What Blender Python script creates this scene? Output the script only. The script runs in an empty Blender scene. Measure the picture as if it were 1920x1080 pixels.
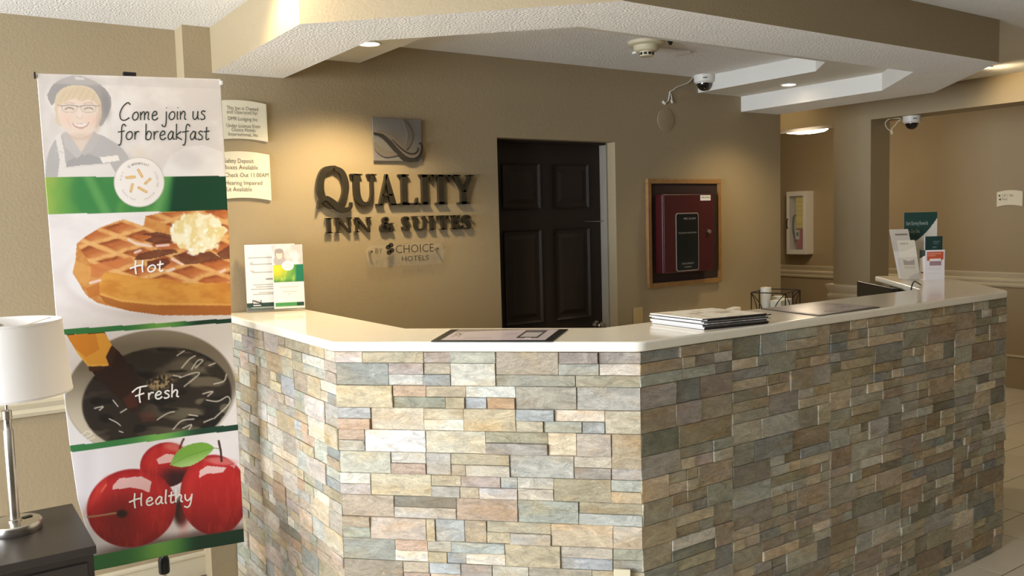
import bpy, bmesh, math, random
import numpy as np
from mathutils import Vector, Matrix

random.seed(7)
rng = np.random.default_rng(7)
SC = bpy.context.scene
COL = SC.collection

# ------------------------------------------------------------------ camera
F_PX = 1604.1
CAM_H = 1.600
def _rot(yaw, pitch, roll):
    fw = np.array([math.sin(yaw)*math.cos(pitch), math.cos(yaw)*math.cos(pitch), math.sin(pitch)])
    r = np.array([math.cos(yaw), -math.sin(yaw), 0.0]); u = np.cross(r, fw)
    c, s = math.cos(roll), math.sin(roll)
    return np.array([c*r+s*u, -(-s*r+c*u), fw])
RM = _rot(*np.radians([34.5147, -4.5546, -1.5299]))
cam_d = bpy.data.cameras.new('camera')
cam_d.sensor_width = 36.0
cam_d.lens = F_PX/1920*36.0
cam_d.clip_start = 0.05
cam = bpy.data.objects.new('camera', cam_d)
COL.objects.link(cam)
m3 = Matrix((RM[0], -RM[1], -RM[2])).transposed()
cam.matrix_world = Matrix.Translation((0, 0, CAM_H)) @ m3.to_4x4()
SC.camera = cam

# ------------------------------------------------------------------ world, daylight, exposure
vs = SC.view_settings
vs.view_transform = 'Standard'; vs.look = 'None'; vs.gamma = 1.0; vs.use_curve_mapping = False
vs.exposure = 0.22
w = bpy.data.worlds.new('world'); SC.world = w; w.use_nodes = True
bg = w.node_tree.nodes['Background']; bg.inputs[0].default_value = (0.75, 0.86, 1.0, 1); bg.inputs[1].default_value = 1.0

def area_light(name, loc, rot, sx, sy, energy, color):
    l = bpy.data.lights.new(name, 'AREA'); l.shape = 'RECTANGLE'; l.size = sx; l.size_y = sy
    l.energy = energy; l.color = color
    o = bpy.data.objects.new(name, l); COL.objects.link(o); o.location = loc; o.rotation_euler = rot
    return o
# daylight coming in through the lobby's big window (wall on the -X side, window_1)
area_light('window_daylight', (-4.00, 2.15, 1.42), (0, math.radians(-90), 0), 1.75, 3.2, 195, (0.90, 0.97, 1.06))
# added up-tilted fill that lifts the ceiling, in place of ground bounce outside
area_light('window_up_fill', (-3.98, 2.15, 1.42), (0, math.radians(-128), 0), 1.75, 3.2, 250, (0.86, 0.95, 1.08))

# ------------------------------------------------------------------ pixel helpers (measuring only)
def _ray(px, py): return RM.T @ np.array([(px-960)/F_PX, (py-540)/F_PX, 1.0])
def atY(px, py, y): d = _ray(px, py); return Vector(d*(y/d[1])) + Vector((0, 0, CAM_H))
def atX(px, py, x): d = _ray(px, py); return Vector(d*(x/d[0])) + Vector((0, 0, CAM_H))
def atZ(px, py, z): d = _ray(px, py); return Vector(d*((z-CAM_H)/d[2])) + Vector((0, 0, CAM_H))
def zat(px, py, x, y):
    d = _ray(px, py); return CAM_H + d[2]*math.hypot(x, y)/math.hypot(d[0], d[1])
def proj_np(P):
    q = (np.asarray(P) - np.array([0, 0, CAM_H])) @ RM.T
    return 960+F_PX*q[..., 0]/q[..., 2], 540+F_PX*q[..., 1]/q[..., 2]

def lin(c):
    c = np.asarray(c, float)/255.0
    return np.where(c <= 0.04045, c/12.92, ((c+0.055)/1.055)**2.4)

# ------------------------------------------------------------------ materials
MATS = {}
def mat(name, rgb=(200, 200, 200), rough=0.6, metal=0.0, var=0.06, vscale=6.0, bump=0.0, bscale=60.0, bdist=0.002,
        attr=False, emis=None, trans=0.0, alpha=1.0, coat=0.0, spec=0.5, bdetail=2.0, ior=1.45):
    if name in MATS: return MATS[name]
    m = bpy.data.materials.new(name); m.use_nodes = True
    nt = m.node_tree; N = nt.nodes; L = nt.links
    b = N['Principled BSDF']
    b.inputs['Roughness'].default_value = rough; b.inputs['Metallic'].default_value = metal
    b.inputs['Specular IOR Level'].default_value = spec; b.inputs['IOR'].default_value = ior
    if trans: b.inputs['Transmission Weight'].default_value = trans
    if alpha < 1: b.inputs['Alpha'].default_value = alpha
    if coat: b.inputs['Coat Weight'].default_value = coat; b.inputs['Coat Roughness'].default_value = 0.08
    tc = N.new('ShaderNodeTexCoord')
    no = N.new('ShaderNodeTexNoise'); no.inputs['Scale'].default_value = vscale; no.inputs['Detail'].default_value = 4
    L.new(tc.outputs['Object'], no.inputs['Vector'])
    mr = N.new('ShaderNodeMapRange'); mr.inputs['From Min'].default_value = 0.25; mr.inputs['From Max'].default_value = 0.75
    mr.inputs['To Min'].default_value = 1-var; mr.inputs['To Max'].default_value = 1+var
    L.new(no.outputs['Fac'], mr.inputs['Value'])
    mx = N.new('ShaderNodeMix'); mx.data_type = 'RGBA'; mx.blend_type = 'MULTIPLY'; mx.inputs[0].default_value = 1.0
    if attr:
        a = N.new('ShaderNodeAttribute'); a.attribute_name = 'Col'; L.new(a.outputs['Color'], mx.inputs[6])
    else:
        mx.inputs[6].default_value = (*lin(rgb), 1)
    L.new(mr.outputs['Result'], mx.inputs[7]); L.new(mx.outputs[2], b.inputs['Base Color'])
    if bump:
        n2 = N.new('ShaderNodeTexNoise'); n2.inputs['Scale'].default_value = bscale; n2.inputs['Detail'].default_value = bdetail
        L.new(tc.outputs['Object'], n2.inputs['Vector'])
        bp = N.new('ShaderNodeBump'); bp.inputs['Strength'].default_value = bump; bp.inputs['Distance'].default_value = bdist
        L.new(n2.outputs['Fac'], bp.inputs['Height']); L.new(bp.outputs['Normal'], b.inputs['Normal'])
    if emis:
        b.inputs['Emission Color'].default_value = (*emis[0], 1); b.inputs['Emission Strength'].default_value = emis[1]
    MATS[name] = m; return m

WALL = mat('tan_wall_paint', (162, 145, 114), 0.62, var=0.03, vscale=1.5, bump=0.28, bscale=95, bdist=0.004)
CEIL = mat('white_ceiling_texture', (240, 239, 236), 0.9, var=0.02, bump=0.75, bscale=105, bdist=0.009, bdetail=3)
TIERW = mat('white_smooth_drywall', (216, 212, 202), 0.8, var=0.02, bump=0.12, bscale=120)
TRIM = mat('cream_trim_paint', (205, 193, 164), 0.45, var=0.03)
TILE = mat('beige_floor_tile', (212, 202, 182), 0.38, var=0.06, vscale=3, bump=0.05, bscale=40)
GROUT = mat('grout', (140, 126, 102), 0.9, var=0.08, bump=0.3, bscale=200)
SLAB = mat('cream_quartz', (250, 244, 228), 0.14, var=0.025, vscale=40, spec=0.6, coat=0.2)
MORTAR = mat('mortar_backing', (112, 104, 90), 0.95, var=0.1, bump=0.4, bscale=120)
PRINT = mat('printed_vinyl', rough=0.42, var=0.012, vscale=8, attr=True)
PAPERP = mat('printed_paper', rough=0.55, var=0.01, vscale=20, attr=True)
PAPER = mat('white_paper', (238, 236, 232), 0.7, var=0.02)
BLACKP = mat('black_plastic', (22, 22, 23), 0.35, var=0.1)
BLACKM = mat('black_wire_metal', (26, 22, 20), 0.45, metal=0.4, var=0.1)
CHROME = mat('brushed_nickel', (200, 194, 184), 0.24, metal=1.0, var=0.06, vscale=30)
WHITEP = mat('white_plastic', (226, 222, 212), 0.4, var=0.02)
CREAMP = mat('cream_plastic', (214, 203, 172), 0.45, var=0.03)
CREAMSIGN = mat('cream_sign_plastic', (232, 224, 198), 0.4, var=0.02)
INK = mat('dark_ink', (48, 44, 38), 0.6)
INKW = mat('white_ink', (248, 244, 240), 0.5)
DOORM = mat('espresso_door_paint', (40, 30, 22), 0.6, var=0.1, vscale=4)
BRONZE = mat('dark_bronze_letters', (66, 60, 48), 0.34, metal=0.5, var=0.12, vscale=20)
SILVER = mat('silver_plate', (136, 132, 128), 0.3, metal=0.35, var=0.04)
ACRYL = mat('clear_acrylic', (200, 196, 184), 0.06, alpha=0.09, spec=0.7)
GLASS = mat('thin_glass', (225, 232, 230), 0.04, alpha=0.13, spec=0.7)
OAK = mat('oak_frame', (150, 112, 66), 0.45, var=0.15, vscale=25)
CORK = mat('dark_brown_board', (52, 34, 28), 0.9, var=0.2, vscale=60, bump=0.3, bscale=160)
REDM = mat('dark_red_enamel', (70, 18, 20), 0.38, var=0.05)
DARKWOOD = mat('dark_espresso_wood', (46, 40, 36), 0.36, var=0.12, vscale=12)
SHADE = mat('white_lamp_fabric', (238, 232, 226), 0.85, var=0.015, bump=0.08, bscale=500)
DGREEN = mat('dark_green_print', (34, 66, 56), 0.5)
ORANGE = mat('orange_print', (206, 92, 58), 0.5)
DOMEG = mat('smoked_dome', (18, 16, 16), 0.08, spec=0.8, coat=0.5)
CANLENS = mat('can_lens_glow', (255, 240, 215), 0.5, emis=((1.0, 0.86, 0.66), 14.0))
DOMELENS = mat('dome_lens_glow', (255, 240, 220), 0.5, emis=((1.0, 0.90, 0.76), 9.0))
DETECT = mat('aged_detector_plastic', (206, 196, 166), 0.5, var=0.04)

def stone_material():
    m = bpy.data.materials.new('split_face_stone'); m.use_nodes = True
    nt = m.node_tree; N = nt.nodes; L = nt.links; b = N['Principled BSDF']
    b.inputs['Roughness'].default_value = 0.62
    a = N.new('ShaderNodeAttribute'); a.attribute_name = 'Col'
    g = N.new('ShaderNodeNewGeometry')
    r = N.new('ShaderNodeAttribute'); r.attribute_name = 'Rnd'
    ad = N.new('ShaderNodeVectorMath'); ad.operation = 'MULTIPLY_ADD'; ad.inputs[1].default_value = (9, 9, 9)
    L.new(r.outputs['Vector'], ad.inputs[0]); L.new(g.outputs['Position'], ad.inputs[2])
    mp = N.new('ShaderNodeMapping'); mp.inputs['Rotation'].default_value = (0.4, 0.7, 0.5); mp.inputs['Scale'].default_value = (1.0, 1.0, 2.6)
    L.new(ad.outputs[0], mp.inputs['Vector'])
    n1 = N.new('ShaderNodeTexNoise'); n1.inputs['Scale'].default_value = 13; n1.inputs['Detail'].default_value = 6; n1.inputs['Roughness'].default_value = 0.62; n1.inputs['Distortion'].default_value = 1.2
    n2 = N.new('ShaderNodeTexNoise'); n2.inputs['Scale'].default_value = 75; n2.inputs['Detail'].default_value = 5; n2.inputs['Roughness'].default_value = 0.7; n2.inputs['Distortion'].default_value = 0.8
    n3 = N.new('ShaderNodeTexNoise'); n3.inputs['Scale'].default_value = 6; n3.inputs['Detail'].default_value = 3
    for n in (n1, n2, n3): L.new(mp.outputs[0], n.inputs['Vector'])
    # warm iron-stain tint and pale mineral streaks
    rp = N.new('ShaderNodeMapRange'); rp.inputs['From Min'].default_value = 0.5; rp.inputs['From Max'].default_value = 0.72
    L.new(n3.outputs['Fac'], rp.inputs['Value'])
    mt = N.new('ShaderNodeMix'); mt.data_type = 'RGBA'; mt.blend_type = 'MULTIPLY'
    mt.inputs[7].default_value = (1.02, 0.88, 0.70, 1); L.new(rp.outputs[0], mt.inputs[0]); L.new(a.outputs['Color'], mt.inputs[6])
    r1 = N.new('ShaderNodeMapRange'); r1.inputs['From Min'].default_value = 0.3; r1.inputs['From Max'].default_value = 0.7; r1.inputs['To Min'].default_value = 0.70; r1.inputs['To Max'].default_value = 1.26
    L.new(n1.outputs['Fac'], r1.inputs['Value'])
    m1 = N.new('ShaderNodeMix'); m1.data_type = 'RGBA'; m1.blend_type = 'MULTIPLY'; m1.inputs[0].default_value = 1
    L.new(mt.outputs[2], m1.inputs[6]); L.new(r1.outputs[0], m1.inputs[7])
    r2 = N.new('ShaderNodeMapRange'); r2.inputs['From Min'].default_value = 0.3; r2.inputs['From Max'].default_value = 0.7; r2.inputs['To Min'].default_value = 0.78; r2.inputs['To Max'].default_value = 1.22
    L.new(n2.outputs['Fac'], r2.inputs['Value'])
    m2 = N.new('ShaderNodeMix'); m2.data_type = 'RGBA'; m2.blend_type = 'MULTIPLY'; m2.inputs[0].default_value = 1
    L.new(m1.outputs[2], m2.inputs[6]); L.new(r2.outputs[0], m2.inputs[7])
    L.new(m2.outputs[2], b.inputs['Base Color'])
    mxh = N.new('ShaderNodeMath'); mxh.operation = 'MULTIPLY_ADD'; mxh.inputs[1].default_value = 0.35
    L.new(n2.outputs['Fac'], mxh.inputs[0]); L.new(n1.outputs['Fac'], mxh.inputs[2])
    bp = N.new('ShaderNodeBump'); bp.inputs['Strength'].default_value = 0.65; bp.inputs['Distance'].default_value = 0.012
    L.new(mxh.outputs[0], bp.inputs['Height']); L.new(bp.outputs['Normal'], b.inputs['Normal'])
    return m
STONE = stone_material()

# ------------------------------------------------------------------ mesh helpers
ORG = {}      # world origin of every object made here (all unrotated)
class MB:
    def __init__(s): s.v = []; s.f = []; s.c = None
    def add(s, vs, fs):
        k = len(s.v); s.v += [tuple(map(float, p)) for p in vs]; s.f += [tuple(i+k for i in f) for f in fs]; return s
    def box(s, x0, x1, y0, y1, z0, z1):
        return s.add([(x0,y0,z0),(x1,y0,z0),(x1,y1,z0),(x0,y1,z0),(x0,y0,z1),(x1,y0,z1),(x1,y1,z1),(x0,y1,z1)],
                     [(3,2,1,0),(4,5,6,7),(0,1,5,4),(1,2,6,5),(2,3,7,6),(3,0,4,7)])
    def obox(s, o, ax, ay, az):   # oriented box from a corner and three edge vectors
        o, ax, ay, az = map(Vector, (o, ax, ay, az))
        P = [o, o+ax, o+ax+ay, o+ay]; P += [p+az for p in P]
        fs = [(3,2,1,0),(4,5,6,7),(0,1,5,4),(1,2,6,5),(2,3,7,6),(3,0,4,7)]
        if ax.cross(ay).dot(az) < 0: fs = [f[::-1] for f in fs]
        return s.add(P, fs)
    def prism(s, poly, z0, z1):   # ccw polygon in XY
        n = len(poly)
        ar = sum(poly[i][0]*poly[(i+1)%n][1]-poly[(i+1)%n][0]*poly[i][1] for i in range(n))
        if ar < 0: poly = poly[::-1]
        V = [(x,y,z0) for x,y in poly]+[(x,y,z1) for x,y in poly]
        fs = [tuple(range(n))[::-1], tuple(range(n, 2*n))]+[(i,(i+1)%n,n+(i+1)%n,n+i) for i in range(n)]
        return s.add(V, fs)
    def extr(s, poly, o, ax, ay, nrm, t):  # 2-D polygon laid in plane (o,ax,ay), extruded by t along nrm
        o, ax, ay, nrm = map(Vector, (o, ax, ay, nrm)); n = len(poly)
        ar = sum(poly[i][0]*poly[(i+1)%n][1]-poly[(i+1)%n][0]*poly[i][1] for i in range(n))
        if (ar < 0) != (ax.cross(ay).dot(nrm) < 0): poly = poly[::-1]
        A = [o+ax*x+ay*y for x,y in poly]; B = [p+nrm*t for p in A]
        return s.add(A+B, [tuple(range(n))[::-1], tuple(range(n,2*n))]+[(i,(i+1)%n,n+(i+1)%n,n+i) for i in range(n)])
    def lathe(s, prof, c, n=32, axis='Z', cap=True):  # profile (r, h)
        k = len(s.v); m = len(prof)
        for r, h in prof:
            for i in range(n):
                a = 2*math.pi*i/n
                p = (r*math.cos(a), r*math.sin(a), h)
                if axis == 'Y': p = (p[0], p[2], p[1])
                if axis == 'X': p = (p[2], p[0], p[1])
                s.v.append((c[0]+p[0], c[1]+p[1], c[2]+p[2]))
        for j in range(m-1):
            for i in range(n):
                f = (k+j*n+i, k+j*n+(i+1)%n, k+(j+1)*n+(i+1)%n, k+(j+1)*n+i)
                s.f.append(f if axis != 'Y' else f[::-1])
        if cap and prof[0][0] > 1e-6: s.f.append(tuple(k+i for i in range(n))[::-1])
        if cap and prof[-1][0] > 1e-6: s.f.append(tuple(k+(m-1)*n+i for i in range(n)))
        return s
    def tube(s, pts, r, n=8, closed=False):
        pts = [Vector(p) for p in pts]; k = len(s.v); m = len(pts); up = Vector((0.13, 0.27, 0.95)).normalized()
        for i, p in enumerate(pts):
            a = pts[(i-1)%m] if (i or closed) else p; b = pts[(i+1)%m] if (i < m-1 or closed) else p
            d = (b-a).normalized(); x = d.cross(up)
            if x.length < 1e-4: x = d.cross(Vector((1,0,0)))
            x.normalize(); y = d.cross(x)
            rr = r[i] if isinstance(r, (list, tuple)) else r
            for j in range(n):
                t = 2*math.pi*j/n; s.v.append(tuple(p+x*math.cos(t)*rr+y*math.sin(t)*rr))
        for i in range(m if closed else m-1):
            for j in range(n):
                s.f.append((k+i*n+j, k+i*n+(j+1)%n, k+((i+1)%m)*n+(j+1)%n, k+((i+1)%m)*n+j))
        if not closed: s.f += [tuple(k+j for j in range(n))[::-1], tuple(k+(m-1)*n+j for j in range(n))]
        return s
    def build(s, name, material, parent=None, bevel=0, seg=2, smooth=False, label=None, cat=None, group=None, kind=None, colors=None, angle=40):
        V = np.array(s.v, float)
        if parent is None:
            org = np.array([(V[:,0].min()+V[:,0].max())/2, (V[:,1].min()+V[:,1].max())/2, V[:,2].min()])
        else: org = ORG[parent.name]
        me = bpy.data.meshes.new(name); me.from_pydata((V-org).tolist(), [], s.f)
        if bevel or smooth:
            bm = bmesh.new(); bm.from_mesh(me)
            bmesh.ops.recalc_face_normals(bm, faces=bm.faces)
            if bevel:
                es = [e for e in bm.edges if len(e.link_faces) == 2 and e.calc_face_angle(0) > math.radians(30)]
                bmesh.ops.bevel(bm, geom=es, offset=bevel, segments=seg, profile=0.5, affect='EDGES', clamp_overlap=True)
            bm.to_mesh(me); bm.free()
        me.materials.append(material)
        if smooth:
            me.polygons.foreach_set('use_smooth', [True]*len(me.polygons)); me.set_sharp_from_angle(angle=math.radians(angle))
        if colors is not None:
            at = me.color_attributes.new('Col', 'FLOAT_COLOR', 'POINT')
            at.data.foreach_set('color', np.concatenate([colors, np.ones((len(colors),1))], 1).astype(np.float32).ravel())
        o = bpy.data.objects.new(name, me); COL.objects.link(o)
        if parent is None: o.location = org
        else: o.parent = parent
        ORG[o.name] = org
        return tag(o, label, cat, group, kind)
def tag(o, label=None, cat=None, group=None, kind=None):
    if label: o['label'] = label
    if cat: o['category'] = cat
    if group: o['group'] = group
    if kind: o['kind'] = kind
    return o
def thing(name, loc, label, cat, group=None, kind=None):
    o = bpy.data.objects.new(name, None); COL.objects.link(o); o.location = loc; o.empty_display_size = 0.05
    ORG[o.name] = np.array(loc, float)
    return tag(o, label, cat, group, kind)

def text_geo(txt, size=1.0):
    """flat outline mesh of a line of text in the built-in typeface, x from 0, baseline y=0"""
    cu = bpy.data.curves.new('lettering', 'FONT'); cu.body = txt; cu.size = size; cu.resolution_u = 2; cu.offset = -0.010
    ob = bpy.data.objects.new('lettering', cu); COL.objects.link(ob)
    me = bpy.data.meshes.new_from_object(ob.evaluated_get(bpy.context.evaluated_depsgraph_get()))
    V = [tuple(v.co) for v in me.vertices]; Fs = [tuple(p.vertices) for p in me.polygons]
    bpy.data.objects.remove(ob); bpy.data.curves.remove(cu); bpy.data.meshes.remove(me)
    return V, Fs
def put_text(mb, txt, o, ax, ay, nrm, height, width=None, center=False, lift=0.0012):
    """letters with cap height `height`, optionally squeezed to `width`"""
    V, Fs = text_geo(txt); xs = [v[0] for v in V]; x0, x1 = min(xs), max(xs)
    sy = height/0.70; sx = sy if width is None else width/(x1-x0)
    o, ax, ay, nrm = map(Vector, (o, ax, ay, nrm)); off = -(x0+x1)/2*sx if center else -x0*sx
    mb.add([o+ax*(v[0]*sx+off)+ay*(v[1]*sy)+nrm*lift for v in V], Fs); return mb
WX, WZ, WN = Vector((1,0,0)), Vector((0,0,1)), Vector((0,-1,0))        # frame of walls that face -Y
FX, FN = Vector((0,-1,0)), Vector((-1,0,0))                            # frame of walls that face -X

def offset_path(p, d):
    """open polyline moved d to its left side"""
    out = []
    for i in range(len(p)):
        def nrm(a, b):
            t = Vector((b[0]-a[0], b[1]-a[1])).normalized(); return Vector((-t.y, t.x))
        if i == 0: n = nrm(p[0], p[1]); out.append((p[0][0]+n.x*d, p[0][1]+n.y*d))
        elif i == len(p)-1: n = nrm(p[-2], p[-1]); out.append((p[-1][0]+n.x*d, p[-1][1]+n.y*d))
        else:
            a, b = nrm(p[i-1], p[i]), nrm(p[i], p[i+1]); m = (a+b); m = m/m.dot(a)
            out.append((p[i][0]+m.x*d, p[i][1]+m.y*d))
    return out
def ribbon2d(pts, w):
    """polygon strip of varying width around a 2-D polyline -> list of quads"""
    n = len(pts); P = [Vector(p) for p in pts]; W = w if isinstance(w, (list, tuple, np.ndarray)) else [w]*n
    Lp, Rp = [], []
    for i in range(n):
        t = (P[min(i+1,n-1)]-P[max(i-1,0)]).normalized(); nn = Vector((-t.y, t.x))
        Lp.append(P[i]+nn*W[i]/2); Rp.append(P[i]-nn*W[i]/2)
    return Lp, Rp
def spline(pts, k=8):
    """Catmull-Rom through tuples of any dimension"""
    P = np.array(pts, float); P = np.vstack([2*P[0]-P[1], P, 2*P[-1]-P[-2]]); out = []
    for i in range(1, len(P)-2):
        for t in np.linspace(0, 1, k, endpoint=False):
            out.append(0.5*((2*P[i])+(P[i+1]-P[i-1])*t+(2*P[i-1]-5*P[i]+4*P[i+1]-P[i+2])*t*t+(3*P[i]-P[i-1]-3*P[i+1]+P[i+2])*t**3))
    out.append(P[-2]); return [tuple(p) for p in out]

# ------------------------------------------------------------------ numpy painter for flat prints
def _hash(ix, iy, s):
    h = (ix*374761393 + iy*668265263 + s*974711) & 0x7fffffff
    h = ((h ^ (h >> 13))*1274126177) & 0x7fffffff
    return ((h ^ (h >> 16)) & 0xffff)/65535.0
def vnoise(x, y, s=1):
    xi, yi = np.floor(x).astype(np.int64), np.floor(y).astype(np.int64); fx, fy = x-xi, y-yi
    fx, fy = fx*fx*(3-2*fx), fy*fy*(3-2*fy)
    return ((_hash(xi,yi,s)*(1-fx)+_hash(xi+1,yi,s)*fx)*(1-fy)+(_hash(xi,yi+1,s)*(1-fx)+_hash(xi+1,yi+1,s)*fx)*fy)
def fbm(x, y, s=1, o=4): return sum(vnoise(x*2**i, y*2**i, s+i)/2**(i+1) for i in range(o))/(1-0.5**o)
def sstep(a, b, x): t = np.clip((x-a)/(b-a), 0, 1); return t*t*(3-2*t)
class Paint:
    def __init__(s, x, y, c): s.x, s.y = x, y; s.img = np.tile(np.array(c, float), (len(x), 1))
    def over(s, m, c): s.img += (np.asarray(c, float)-s.img)*np.clip(m, 0, 1)[:, None]; return s
    def ell(s, cx, cy, rx, ry, rot=0, soft=0.06):
        a = math.radians(rot); dx, dy = s.x-cx, s.y-cy
        d = np.hypot((dx*math.cos(a)+dy*math.sin(a))/rx, (-dx*math.sin(a)+dy*math.cos(a))/ry)
        return 1-sstep(1-soft, 1+soft, d)
    def ring(s, cx, cy, rx, ry, w, rot=0):
        a = math.radians(rot); dx, dy = s.x-cx, s.y-cy
        d = np.hypot((dx*math.cos(a)+dy*math.sin(a))/rx, (-dx*math.sin(a)+dy*math.cos(a))/ry)
        return 1-sstep(w*0.5, w, np.abs(d-1)*min(rx, ry))
    def poly(s, P):
        ins = np.zeros(len(s.x), bool); n = len(P)
        for i in range(n):
            (x1,y1),(x2,y2) = P[i], P[(i+1)%n]
            if y1 == y2: continue
            c = ((y1 > s.y) != (y2 > s.y)) & (s.x < (x2-x1)*(s.y-y1)/(y2-y1)+x1); ins ^= c
        return ins.astype(float)
    def line(s, pts, w, soft=0.6):
        d = np.full(len(s.x), 1e9)
        for (x1,y1),(x2,y2) in zip(pts[:-1], pts[1:]):
            vx, vy = x2-x1, y2-y1; t = np.clip(((s.x-x1)*vx+(s.y-y1)*vy)/(vx*vx+vy*vy+1e-9), 0, 1)
            d = np.minimum(d, np.hypot(s.x-x1-t*vx, s.y-y1-t*vy))
        return 1-sstep(w/2-soft*0.5, w/2+soft*0.5, d)
    def rect(s, x0, x1, y0, y1): return ((s.x >= x0) & (s.x <= x1) & (s.y >= y0) & (s.y <= y1)).astype(float)
    def out(s): return lin(np.clip(s.img, 0, 255))
def sheet(name, parent, o, ax, ay, nrm, wd, ht, nu, nv, fn, th=0.0008, material=None, **kw):
    """thin printed sheet: front face is a fine grid with print colours; u 0..1 right, v 0..1 DOWN from the top-left corner o"""
    o, ax, ay, nrm = map(Vector, (o, ax, ay, nrm))
    u, v = np.meshgrid(np.linspace(0,1,nu+1), np.linspace(0,1,nv+1)); u, v = u.ravel(), v.ravel()
    pn = Paint(u, v, (240, 238, 234)); fn(pn); col = pn.out()
    A, X, Yv, Nn = np.array(o), np.array(ax)*wd, np.array(ay)*ht, np.array(nrm)
    P = A + u[:,None]*X - v[:,None]*Yv + Nn*th
    mb = MB(); mb.v = [tuple(p) for p in P]
    W = nu+1
    for j in range(nv):
        for i in range(nu):
            mb.f.append((j*W+i, (j+1)*W+i, (j+1)*W+i+1, j*W+i+1))
    k = len(mb.v); c0 = [(0,0),(1,0),(1,1),(0,1)]; ids = [0, nu, (nv+1)*W-1, nv*W]
    mb.v += [tuple(A+a*X-b*Yv) for a, b in c0]
    mb.f += [(k,k+1,k+2,k+3)]+[(ids[i], ids[(i+1)%4], k+(i+1)%4, k+i) for i in range(4)]
    col = np.vstack([col, np.tile(lin((232,230,226)), (4,1))])
    return mb.build(name, material or PAPERP, parent, colors=col, **kw)

# ================================================================== STRUCTURE
U = 0.418
YW = 9.3*U            # sign wall
YL = 4.01             # recessed wall behind the banner
ZC = 2.475            # ceiling
XB = 5.99             # header and column plane
XF = 7.856            # far hall wall
XE = 4.976            # right end of the sign wall
X0, Y0, Y1 = -3.9, -7.0, 8.0

# floor: grout bed with single tiles on it
floor = MB().box(X0, XF+0.1, Y0, Y1, -0.10, -0.003).build('floor', GROUT, label='beige ceramic tile floor', kind='structure')
TX, TY = 0.48, 0.311
tm = None
for j in range(-13, 14):
    y = 1.785+TY*j
    for i in range(-14, 16):
        x = 4.265+TX*i+(0.385 if j % 2 else 0.0)
        if x < -0.6 or x+TX > XF+0.3 or y < -0.4 or y > 5.4: continue
        if x < 1.0 and y > 3.8: continue
        cx, cy = x+TX/2, y+TY/2
        if 1.35 < cx < 4.3 and 2.35 < cy: continue        # behind the counter
        x1 = min(x+TX, XF)
        if x1-x < TX-1e-6:
            MB().box(x+0.0025, x1-0.002, y+0.0025, y+TY-0.0025, -0.003, 0.0).build('tile', TILE, floor, bevel=0.0012, seg=1)
        else:
            if tm is None:
                t0 = MB().box(x+0.0025, x1-0.0025, y+0.0025, y+TY-0.0025, -0.003, 0.0).build('tile', TILE, floor, bevel=0.0012, seg=1)
                tm = (t0.data, x, y)
            else:
                t = bpy.data.objects.new('tile', tm[0]); COL.objects.link(t); t.parent = floor; t.location = (x-tm[1], y-tm[2], 0)

ceiling = MB().box(X0, XF+0.1, Y0, Y1, ZC, ZC+0.1).build('ceiling', CEIL, label='white knockdown textured ceiling', kind='structure')
# sign wall with the door opening
DX0, DX1, DZ = 2.600, 3.446, 2.046
wb = MB().box(0.985, DX0, YW, YW+0.2, 0, ZC).box(DX1, XE, YW, YW+0.2, 0, ZC).box(DX0, DX1, YW, YW+0.2, DZ, ZC)
wb.box(XE-0.2, XE, YW+0.2, Y1, 0, ZC)
wb.build('wall_back', WALL, label='tan textured wall behind the front desk carrying the raised letters', kind='structure')
MB().box(X0, 0.985, YL, YL+0.12, 0, ZC).build('wall_left', WALL, label='tan wall behind the tall breakfast banner', kind='structure')
hd = MB().box(XB, XB+0.25, Y0, Y1, 2.285, ZC).box(XB, XB+0.25, 3.847, 4.168, 0, 2.285)
hd.build('wall_header', WALL, label='tan header beam and square column at the hall opening', kind='structure')
MB().box(XF, XF+0.12, Y0, Y1, 0, ZC).build('wall_right', WALL, label='tan far wall of the hallway', kind='structure')
MB().box(XE-0.2, XF, Y1-0.12, Y1, 0, ZC).build('wall_end', WALL, kind='structure')
MB().box(X0, XF, Y0-0.12, Y0, 0, ZC).build('wall_front', WALL, kind='structure')
# window wall on the left of the lobby, out of view; the daylight comes in here
WY0, WY1, WZ0, WZ1 = 0.55, 3.75, 0.55, 2.3
ww = MB().box(X0-0.12, X0, Y0, WY0, 0, ZC).box(X0-0.12, X0, WY1, YL+0.1, 0, ZC).box(X0-0.12, X0, WY0, WY1, 0, WZ0).box(X0-0.12, X0, WY0, WY1, WZ1, ZC)
ww.build('wall_window', WALL, kind='structure')
win = MB()
for yy in (WY0, (WY0+WY1)/2-0.025, WY1-0.05): win.box(X0-0.08, X0-0.03, yy, yy+0.05, WZ0, WZ1)
for zz in (WZ0, WZ1-0.05): win.box(X0-0.08, X0-0.03, WY0, WY1, zz, zz+0.05)
win = win.build('window_1', WHITEP, label='large lobby window with white frame', kind='structure')

# chair rails and baseboards
def rail_profile(d=0.035, h=0.13):
    return [(0,0),(d*0.35,0),(d*0.55,h*0.12),(d*0.45,h*0.25),(d*0.75,h*0.42),(d*0.75,h*0.52),(d*0.45,h*0.60),(d*0.8,h*0.80),(d,h*0.92),(d,h),(0,h)]
def rail(name, a, b, nrm, z0, h=0.13, d=0.035, label=None):
    a, b = Vector((*a, z0)), Vector((*b, z0)); t = b-a
    mb = MB().extr(rail_profile(d, h), a, Vector(nrm), Vector((0,0,1)), t.normalized(), t.length)
    return mb.build(name, TRIM, label=label, kind='structure')
rail('trim_1', (X0, YL), (0.985, YL), (0,-1,0), 0.845, label='cream chair rail on the wall beside the lamp')
rail('trim_2', (XF, Y0), (XF, Y1-0.12), (-1,0,0), 0.895, label='cream chair rail along the far hallway wall')
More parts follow.
